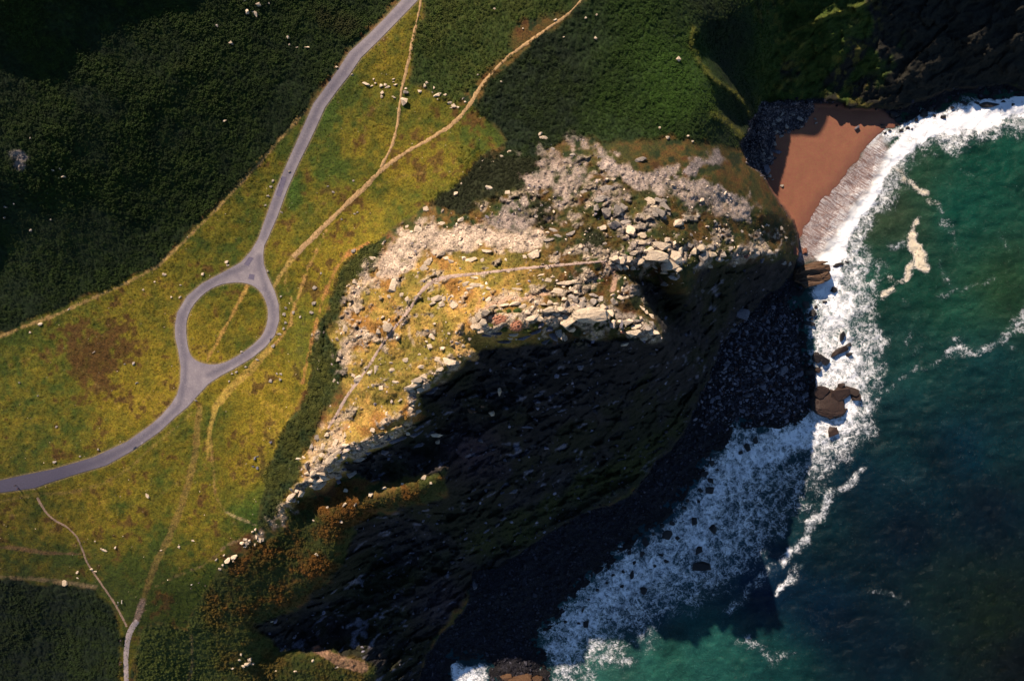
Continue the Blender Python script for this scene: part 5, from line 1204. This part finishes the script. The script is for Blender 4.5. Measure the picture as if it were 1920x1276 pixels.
# ------------------------------------------------------------------ people
def skin_mesh(name, verts, edges, radii, sub=1):
    me = bpy.data.meshes.new(name); me.from_pydata(verts, edges, []); me.update()
    o = bpy.data.objects.new(name, me); COL.objects.link(o)
    md = o.modifiers.new('s', 'SKIN'); md.use_smooth_shade = True
    for i, r in enumerate(radii): me.skin_vertices[0].data[i].radius = (r, r)
    me.skin_vertices[0].data[0].use_root = True
    o.modifiers.new('d', 'SUBSURF').levels = sub
    dg = bpy.context.evaluated_depsgraph_get()
    out = bpy.data.meshes.new_from_object(o.evaluated_get(dg)); out.name = name
    bpy.data.objects.remove(o)
    return out
def person_meshes(pose):
    if pose == 'walk': la, lb, aa = .26, -.24, .2
    elif pose == 'stand': la, lb, aa = .03, -.03, .04
    if pose == 'sit':
        V_ = [(0,0,.5),(0,0,.78),(0,0,1.02),(0,0,1.10),(0,.02,1.22),(0,.02,1.32)]
        legs = [[(s*.1,.05,.48),(s*.11,.42,.5),(s*.11,.46,.08),(s*.11,.58,.04)] for s in (1,-1)]
        arms = [[(s*.2,0,1.0),(s*.25,.05,.76),(s*.18,.28,.62),(s*.16,.34,.60)] for s in (1,-1)]
    else:
        V_ = [(0,0,.95),(0,0,1.2),(0,0,1.42),(0,0,1.50),(0,.02,1.62),(0,.02,1.72)]
        legs = [[(s*.1,0,.88),(s*.1,o_*.5+.04,.48),(s*.1,o_,.08),(s*.11,o_+.14,.04)] for s, o_ in ((1,la),(-1,lb))]
        arms = [[(s*.2,0,1.40),(s*.26,-o_*.4,1.14),(s*.25,-o_*.4+.12,.92),(s*.25,-o_*.4+.16,.84)] for s, o_ in ((1,aa),(-1,-aa))]
    vs_ = list(V_); ed = [(i, i+1) for i in range(5)]; rd = [.15,.15,.15,.06,.10,.09]
    for lg in legs:
        n0 = len(vs_); vs_ += lg; ed += [(0,n0),(n0,n0+1),(n0+1,n0+2),(n0+2,n0+3)]; rd += [.10,.07,.05,.04]
    for ar in arms:
        n0 = len(vs_); vs_ += ar; ed += [(2,n0),(n0,n0+1),(n0+1,n0+2),(n0+2,n0+3)]; rd += [.065,.05,.04,.045]
    body = skin_mesh('body', vs_, ed, rd)
    jk_v = [V_[0], V_[1], V_[2]] + arms[0][:3] + arms[1][:3]
    jacket = skin_mesh('jacket', jk_v, [(0,1),(1,2),(2,3),(3,4),(4,5),(2,6),(6,7),(7,8)], [.175,.18,.17,.085,.07,.055,.085,.07,.055])
    tr_v = [(0,0,V_[0][2]-.02)] + legs[0][:3] + legs[1][:3]
    trousers = skin_mesh('trousers', tr_v, [(0,1),(1,2),(2,3),(0,4),(4,5),(5,6)], [.16,.12,.09,.07,.12,.09,.07])
    bm = bmesh.new(); bmesh.ops.create_icosphere(bm, subdivisions=2, radius=.125)
    for v in bm.verts: v.co = Vector((v.co.x, v.co.y - .015, max(v.co.z, -.02) + V_[4][2] + .06))
    hair = bpy.data.meshes.new('hair'); bm.to_mesh(hair); bm.free()
    return body, jacket, trousers, hair
PM = {p: person_meshes(p) for p in ('walk', 'stand', 'sit')}
M_SKIN = flat_mat('skin', (.45, .27, .19), .6, 3, .05); M_HAIR = flat_mat('hair', (.03, .02, .012), .7)
CL = {'black': flat_mat('black_cloth', (.012, .012, .016)), 'white': flat_mat('white_cloth', (.7, .68, .66)), 'blue': flat_mat('navy_cloth', (.02, .03, .10)), 'red': flat_mat('dark_red_cloth', (.14, .02, .02)), 'grey': flat_mat('grey_cloth', (.10, .10, .11)), 'jean': flat_mat('denim', (.04, .05, .09))}
def person(u, v, pose, jk, tr, rot, label, dz=0.0, group=None):
    root = bpy.data.objects.new('person', None); COL.objects.link(root); root.location = P(u, v, dz); root.rotation_euler = (0, 0, R(rot))
    tag(root, label, 'person', group)
    for nm, me, mt in zip(('body', 'jacket', 'trousers', 'hair'), PM[pose], (M_SKIN, CL[jk], CL[tr], M_HAIR)):
        link(nm, with_mat(me, mt), root)
person(808, 520, 'walk', 'black', 'black', 60, 'person in dark clothes walking near the bend of the gravel path', .25)
person(1012, 500, 'walk', 'black', 'jean', 90, 'person in black on the gravel path below the flat boulder', .25)
person(1027, 497, 'walk', 'black', 'black', -90, 'left person of the close pair on the gravel path', .25)
person(1032, 499, 'walk', 'blue', 'black', -90, 'right person of the close pair on the gravel path', .25)
person(742, 607, 'walk', 'blue', 'jean', 150, 'upper person of the pair descending the rocky path', .25)
person(746, 604, 'walk', 'black', 'black', 150, 'lower person of the pair descending the rocky path', .25)
person(673, 738, 'stand', 'black', 'blue', 20, 'person in dark clothes standing on the golden slope')
person(891, 587, 'stand', 'black', 'black', 0, 'person in black standing at the left crag top', .3)
person(361, 1065, 'walk', 'black', 'black', 30, 'left of the two dark figures on turf near the boulders')
person(376, 1062, 'walk', 'black', 'black', 30, 'right of the two dark figures on turf near the boulders')
person(361, 1094, 'stand', 'white', 'black', 0, 'person in a white top on turf beside the fern edge')
person(360, 1101, 'stand', 'blue', 'black', 90, 'person in navy just below the one in white')
person(374, 1091, 'walk', 'black', 'jean', 200, 'person in black right of the white top figure')
person(387, 1096, 'stand', 'grey', 'black', 120, 'person in grey at the very edge of the ferns')
person(31, 909, 'walk', 'black', 'black', 250, 'person in black at the edge of the lower road')
person(36, 915, 'walk', 'red', 'black', 250, 'person in dark red beside the lower road edge')
person(68, 916, 'stand', 'grey', 'black', 180, 'person in grey on the verge of the lower road')
person(42, 932, 'walk', 'black', 'black', 200, 'person in black on the faint track below the lower road')
# benches beside the lower path
def box_bm(bm, c, s):
    r = bmesh.ops.create_cube(bm, size=1.0)
    for v in r['verts']: v.co = Vector((v.co.x * s[0] + c[0], v.co.y * s[1] + c[1], v.co.z * s[2] + c[2]))
def box_mesh(name, boxes, mat):
    bm = bmesh.new()
    for c, s in boxes: box_bm(bm, c, s)
    bmesh.ops.bevel(bm, geom=bm.edges[:], offset=.008, segments=1)
    me = bpy.data.meshes.new(name); bm.to_mesh(me); bm.free(); me.materials.append(mat); return me
M_WOODP = flat_mat('weathered_pale_wood', (.42, .36, .30), .8); M_WOODD = flat_mat('dark_bench_wood', (.06, .045, .035), .8)
def bench(u, v, rot, mat, label):
    root = bpy.data.objects.new('bench', None); COL.objects.link(root); root.location = P(u, v, .05); root.rotation_euler = (0, 0, R(rot)); tag(root, label, 'bench')
    for k in range(3): link('seat_plank', box_mesh('seat_plank', [((0, .06 + k * .15, .45), (1.8, .13, .04))], mat), root)
    for k in range(3): link('back_plank', box_mesh('back_plank', [((0, -.06 - k * .03, .58 + k * .15), (1.8, .03, .12))], mat), root)
    for s in (-.8, .8):
        link('leg', box_mesh('leg', [((s, .38, .22), (.07, .07, .44)), ((s, -.04, .22), (.07, .07, .44)), ((s, .17, .41), (.06, .44, .04))], mat), root)
        link('arm_rest', box_mesh('arm_rest', [((s, .15, .66), (.06, .5, .04)), ((s, .36, .55), (.05, .05, .2))], mat), root)
bench(230, 1127, 90, M_WOODP, 'pale wooden bench beside the track fork, upper of the benches')
person(223, 1128, 'sit', 'white', 'blue', 90, 'person in a white top by the upper pale bench')
person(223, 1133, 'stand', 'blue', 'blue', 60, 'person in navy standing just below the upper pale bench')
bench(226, 1201, -90, M_WOODD, 'dark bench left of the pale path, middle of the benches')
person(228, 1199, 'sit', 'grey', 'black', -90, 'person in grey seated on the middle bench', .05)
bench(225, 1242, -90, M_WOODD, 'dark bench left of the pale path, lowest of the benches')
person(227, 1240, 'sit', 'black', 'grey', -90, 'person in black seated on the lowest bench', .05)
person(227, 1244, 'sit', 'red', 'black', -90, 'person in dark red seated on the lowest bench', .05)

# ------------------------------------------------------------------ ground cover as stuff, spread with geometry nodes
def spread(name, pts_uv, dz, scales, tints, protos, mat, label, cat, tilt=.15):
    """one mesh that carries the prototypes and one loose vertex per plant/stone"""
    u = pts_uv[:, 0]; v = pts_uv[:, 1]; z = hz(u, v) + dz
    x, y = world_xy(u, v, z)
    pv = []; pf = []; pid = []
    for k, bm in enumerate(protos):
        n0 = len(pv); bm.verts.index_update()
        pv += [tuple(w.co) for w in bm.verts]; pid += [k + 1] * len(bm.verts)
        pf += [tuple(n0 + w.index for w in f.verts) for f in bm.faces]
    co = pv + list(zip(x.tolist(), y.tolist(), z.tolist()))
    me = bpy.data.meshes.new(name); me.from_pydata(co, [], pf); me.update()
    n = len(co); m = len(pv)
    a = me.attributes.new('proto', 'INT', 'POINT'); a.data.foreach_set('value', np.array(pid + [0] * (n - m), dtype=np.int32))
    a = me.attributes.new('size', 'FLOAT_VECTOR', 'POINT'); arr = np.ones((n, 3), np.float32); arr[m:] = scales; a.data.foreach_set('vector', arr.ravel())
    a = me.attributes.new('turn', 'FLOAT_VECTOR', 'POINT'); arr = np.zeros((n, 3), np.float32); arr[m:, 2] = rng.uniform(0, 6.283, n - m); arr[m:, :2] = rng.normal(0, tilt, (n - m, 2)); a.data.foreach_set('vector', arr.ravel())
    a = me.attributes.new('tint', 'FLOAT_COLOR', 'POINT'); arr = np.ones((n, 4), np.float32); arr[m:, :3] = tints; a.data.foreach_set('color', arr.ravel())
    me.materials.append(mat)
    o = link(name, me)
    ng = bpy.data.node_groups.new(name + '_spread', 'GeometryNodeTree')
    ng.interface.new_socket('Geometry', in_out='INPUT', socket_type='NodeSocketGeometry'); ng.interface.new_socket('Geometry', in_out='OUTPUT', socket_type='NodeSocketGeometry')
    gi = ng.nodes.new('NodeGroupInput'); go = ng.nodes.new('NodeGroupOutput')
    def attr(nm, dt):
        q = ng.nodes.new('GeometryNodeInputNamedAttribute'); q.data_type = dt; q.inputs['Name'].default_value = nm; return q.outputs[0]
    pr = attr('proto', 'INT')
    def sep(k):
        c = ng.nodes.new('FunctionNodeCompare'); c.data_type = 'INT'; c.operation = 'EQUAL'; ng.links.new(pr, c.inputs[2]); c.inputs[3].default_value = k
        s = ng.nodes.new('GeometryNodeSeparateGeometry'); s.domain = 'POINT'; ng.links.new(gi.outputs[0], s.inputs[0]); ng.links.new(c.outputs[0], s.inputs['Selection']); return s.outputs[0]
    g2i = ng.nodes.new('GeometryNodeGeometryToInstance')
    for k in range(len(protos), 0, -1): ng.links.new(sep(k), g2i.inputs[0])
    iop = ng.nodes.new('GeometryNodeInstanceOnPoints')
    ng.links.new(sep(0), iop.inputs['Points']); ng.links.new(g2i.outputs[0], iop.inputs['Instance']); iop.inputs['Pick Instance'].default_value = True
    ng.links.new(attr('size', 'FLOAT_VECTOR'), iop.inputs['Scale'])
    e2r = ng.nodes.new('FunctionNodeEulerToRotation'); ng.links.new(attr('turn', 'FLOAT_VECTOR'), e2r.inputs[0]); ng.links.new(e2r.outputs[0], iop.inputs['Rotation'])
    sm = ng.nodes.new('GeometryNodeSetMaterial'); sm.inputs['Material'].default_value = mat
    ng.links.new(iop.outputs[0], sm.inputs[0]); ng.links.new(sm.outputs[0], go.inputs[0])
    md = o.modifiers.new('spread', 'NODES'); md.node_group = ng
    tag(o, label, cat, kind='stuff')
    return o
def clump(seed, nf=8):
    r = random.Random(seed); bm = bmesh.new()
    for i in range(nf):
        a = i * 6.283 / nf + r.uniform(-.4, .4); L = r.uniform(.7, 1.1); w = r.uniform(.16, .26)
        d = Vector((math.cos(a), math.sin(a), 0)); s = Vector((-d.y, d.x, 0)); h = r.uniform(.3, .65)
        p0 = Vector((0, 0, .1)); p1 = d * L * .5 + Vector((0, 0, h)); p2 = d * L + Vector((0, 0, h * r.uniform(.3, .8)))
        v0 = bm.verts.new(p0); a1 = bm.verts.new(p1 + s * w); b1 = bm.verts.new(p1 - s * w); v2 = bm.verts.new(p2)
        bm.faces.new((v0, b1, a1)); bm.faces.new((a1, b1, v2))
    return bm
def scatter(n, weight, ulo=-60, uhi=1980, vlo=-60, vhi=1336):
    u = rng.uniform(ulo, uhi, n); v = rng.uniform(vlo, vhi, n)
    w = g_at(weight, u, v); kp = rng.uniform(0, 1, n) < w
    return np.stack([u[kp], v[kp]], -1)
track_free = 1 - sstep(-6, -2, csample(SD_ROAD, U, V))
fernw = np.clip(m_dark + m_bA + m_bC + m_bE + m_bF * .9 + m_go + m_bD * .7, 0, 1) * track_free * (1 - m_low) * (1 - m_cliff) * (1 - np.clip(scree_v, 0, 1))
pts = scatter(420000, fernw * .75)
ccol = np.stack([g_at(col[..., i], pts[:, 0], pts[:, 1]) for i in range(3)], -1)
tn = ccol * rng.uniform(.7, 1.4, (len(pts), 1)) * np.array([1, 1, 1])
sc_ = rng.uniform(.3, .72, (len(pts), 1)) * np.ones((1, 3)) * np.clip(1.05 + .6 * g_at(L2, pts[:, 0], pts[:, 1]) + .3 * g_at(L1, pts[:, 0], pts[:, 1]), .6, 1.9)[:, None]
spread('bracken', pts, .1, sc_, tn, [clump(i) for i in range(4)], M_LEAF, 'dense bracken and gorse covering the slopes around the meadow', 'bracken')
moorw = np.clip(m_rocky + m_ne * .5, 0, 1) * (1 - rock_vis) * (1 - scree_v) * (1 - m_low) * (1 - m_cliff)
pts = scatter(170000, moorw * .6)
ccol = np.stack([g_at(col[..., i], pts[:, 0], pts[:, 1]) for i in range(3)], -1)
spread('heath_plants', pts, .0, rng.uniform(.2, .62, (len(pts), 1)) * np.ones((1, 3)), ccol * rng.uniform(.45, 1.7, (len(pts), 1)), [clump(20 + i, 6) for i in range(3)], M_LEAF, 'low heather and rough grass between the rocks of the headland', 'heath')
pts = scatter(330000, m_meadow * track_free * (1 - np.clip(fernw, 0, 1)) * .62)
ccol = np.stack([g_at(col[..., i], pts[:, 0], pts[:, 1]) for i in range(3)], -1)
spread('grass_tufts', pts, .0, rng.uniform(.14, .42, (len(pts), 1)) * np.ones((1, 3)), ccol * rng.uniform(.45, 1.7, (len(pts), 1)) * np.array([1, 1, .9]), [clump(40 + i, 6) for i in range(3)], M_LEAF, 'tufts of golden green grass over the whole meadow', 'grass')
# loose stones
def pebble_set(n, weight, smin, smax, base, var, name, label, **kw):
    pts = scatter(n, weight, **kw)
    s = smin * (smax / smin) ** (rng.uniform(0, 1, (len(pts), 1)) ** 2.2)
    sc3 = s * np.concatenate([rng.uniform(.8, 1.4, (len(pts), 1)), rng.uniform(.6, 1.0, (len(pts), 1)), rng.uniform(.4, .8, (len(pts), 1))], 1)
    base = np.array(base)
    t = base[rng.integers(0, len(base), len(pts))] * rng.uniform(1 - var, 1 + var, (len(pts), 1))
    return spread(name, pts, .05, sc3, t, [hull_mesh('x', 'blk' if i % 2 else 'slab', 900 + i, 11) for i in range(5)], M_STONE_T, label, 'stones', .3)
PALE = [(.47, .355, .25), (.36, .27, .19), (.22, .165, .12), (.56, .43, .31)]
LILAC = [(.25, .20, .185), (.16, .135, .14), (.36, .285, .24), (.08, .068, .075)]
pebble_set(80000, np.clip(scree_v * 1.0 + scr * .15, 0, 1) * sstep(.6, .2, scr_t), .2, 1.0, PALE, .25, 'scree_stones', 'pale angular stones of the sunlit scree left of the crags')
pebble_set(90000, np.clip(scree_v * 1.0 + scr * .15, 0, 1) * sstep(.2, .6, scr_t), .18, .70, LILAC, .3, 'scree_stones', 'lilac grey stones of the screes below the right ferns')
pebble_set(70000, np.clip(outc * .5 + crest_rock * .45 + m_rocky * .12, 0, 1) * (1 - m_low) * (1 - m_cliff), .25, 1.3, PALE + PALE + LILAC[:3], .2, 'crag_rubble', 'broken rubble between the crags and turf of the headland')
pebble_set(40000, m_meadow * (1 - m_road) * .06, .12, .4, PALE, .3, 'meadow_stones', 'tiny scattered stones in the meadow turf')
pebble_set(60000, m_cliff * .16, .4, 1.5, [(.04, .037, .045), (.07, .066, .085), (.03, .027, .03), (.13, .12, .15)], .3, 'cliff_rubble', 'dark broken slate lying on the shadowed cliff')
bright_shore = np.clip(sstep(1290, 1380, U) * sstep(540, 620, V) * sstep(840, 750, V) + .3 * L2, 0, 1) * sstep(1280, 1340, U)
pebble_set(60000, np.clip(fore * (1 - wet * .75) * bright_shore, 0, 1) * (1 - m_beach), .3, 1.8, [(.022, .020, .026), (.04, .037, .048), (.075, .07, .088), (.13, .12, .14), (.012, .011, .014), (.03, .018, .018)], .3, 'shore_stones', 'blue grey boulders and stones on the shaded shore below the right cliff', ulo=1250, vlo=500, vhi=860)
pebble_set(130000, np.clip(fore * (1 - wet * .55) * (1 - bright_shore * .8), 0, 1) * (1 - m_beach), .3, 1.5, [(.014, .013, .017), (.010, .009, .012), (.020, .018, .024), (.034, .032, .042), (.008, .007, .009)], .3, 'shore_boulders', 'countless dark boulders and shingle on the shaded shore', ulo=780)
pebble_set(60000, left_stones * .9, .25, 1.1, [(.07, .06, .065), (.035, .031, .038), (.15, .12, .115), (.022, .02, .025)], .25, 'beach_stones', 'grey stones heaped at the left side of the beach', ulo=1370, uhi=1540, vlo=180, vhi=350)
pebble_set(9000, wet * m_low * (1 - m_beach) * sstep(12, -4, sdw), .6, 1.6, [(.012, .010, .010), (.02, .017, .016)], .3, 'waterline_stones', 'black wet stones along the waterline', ulo=980)
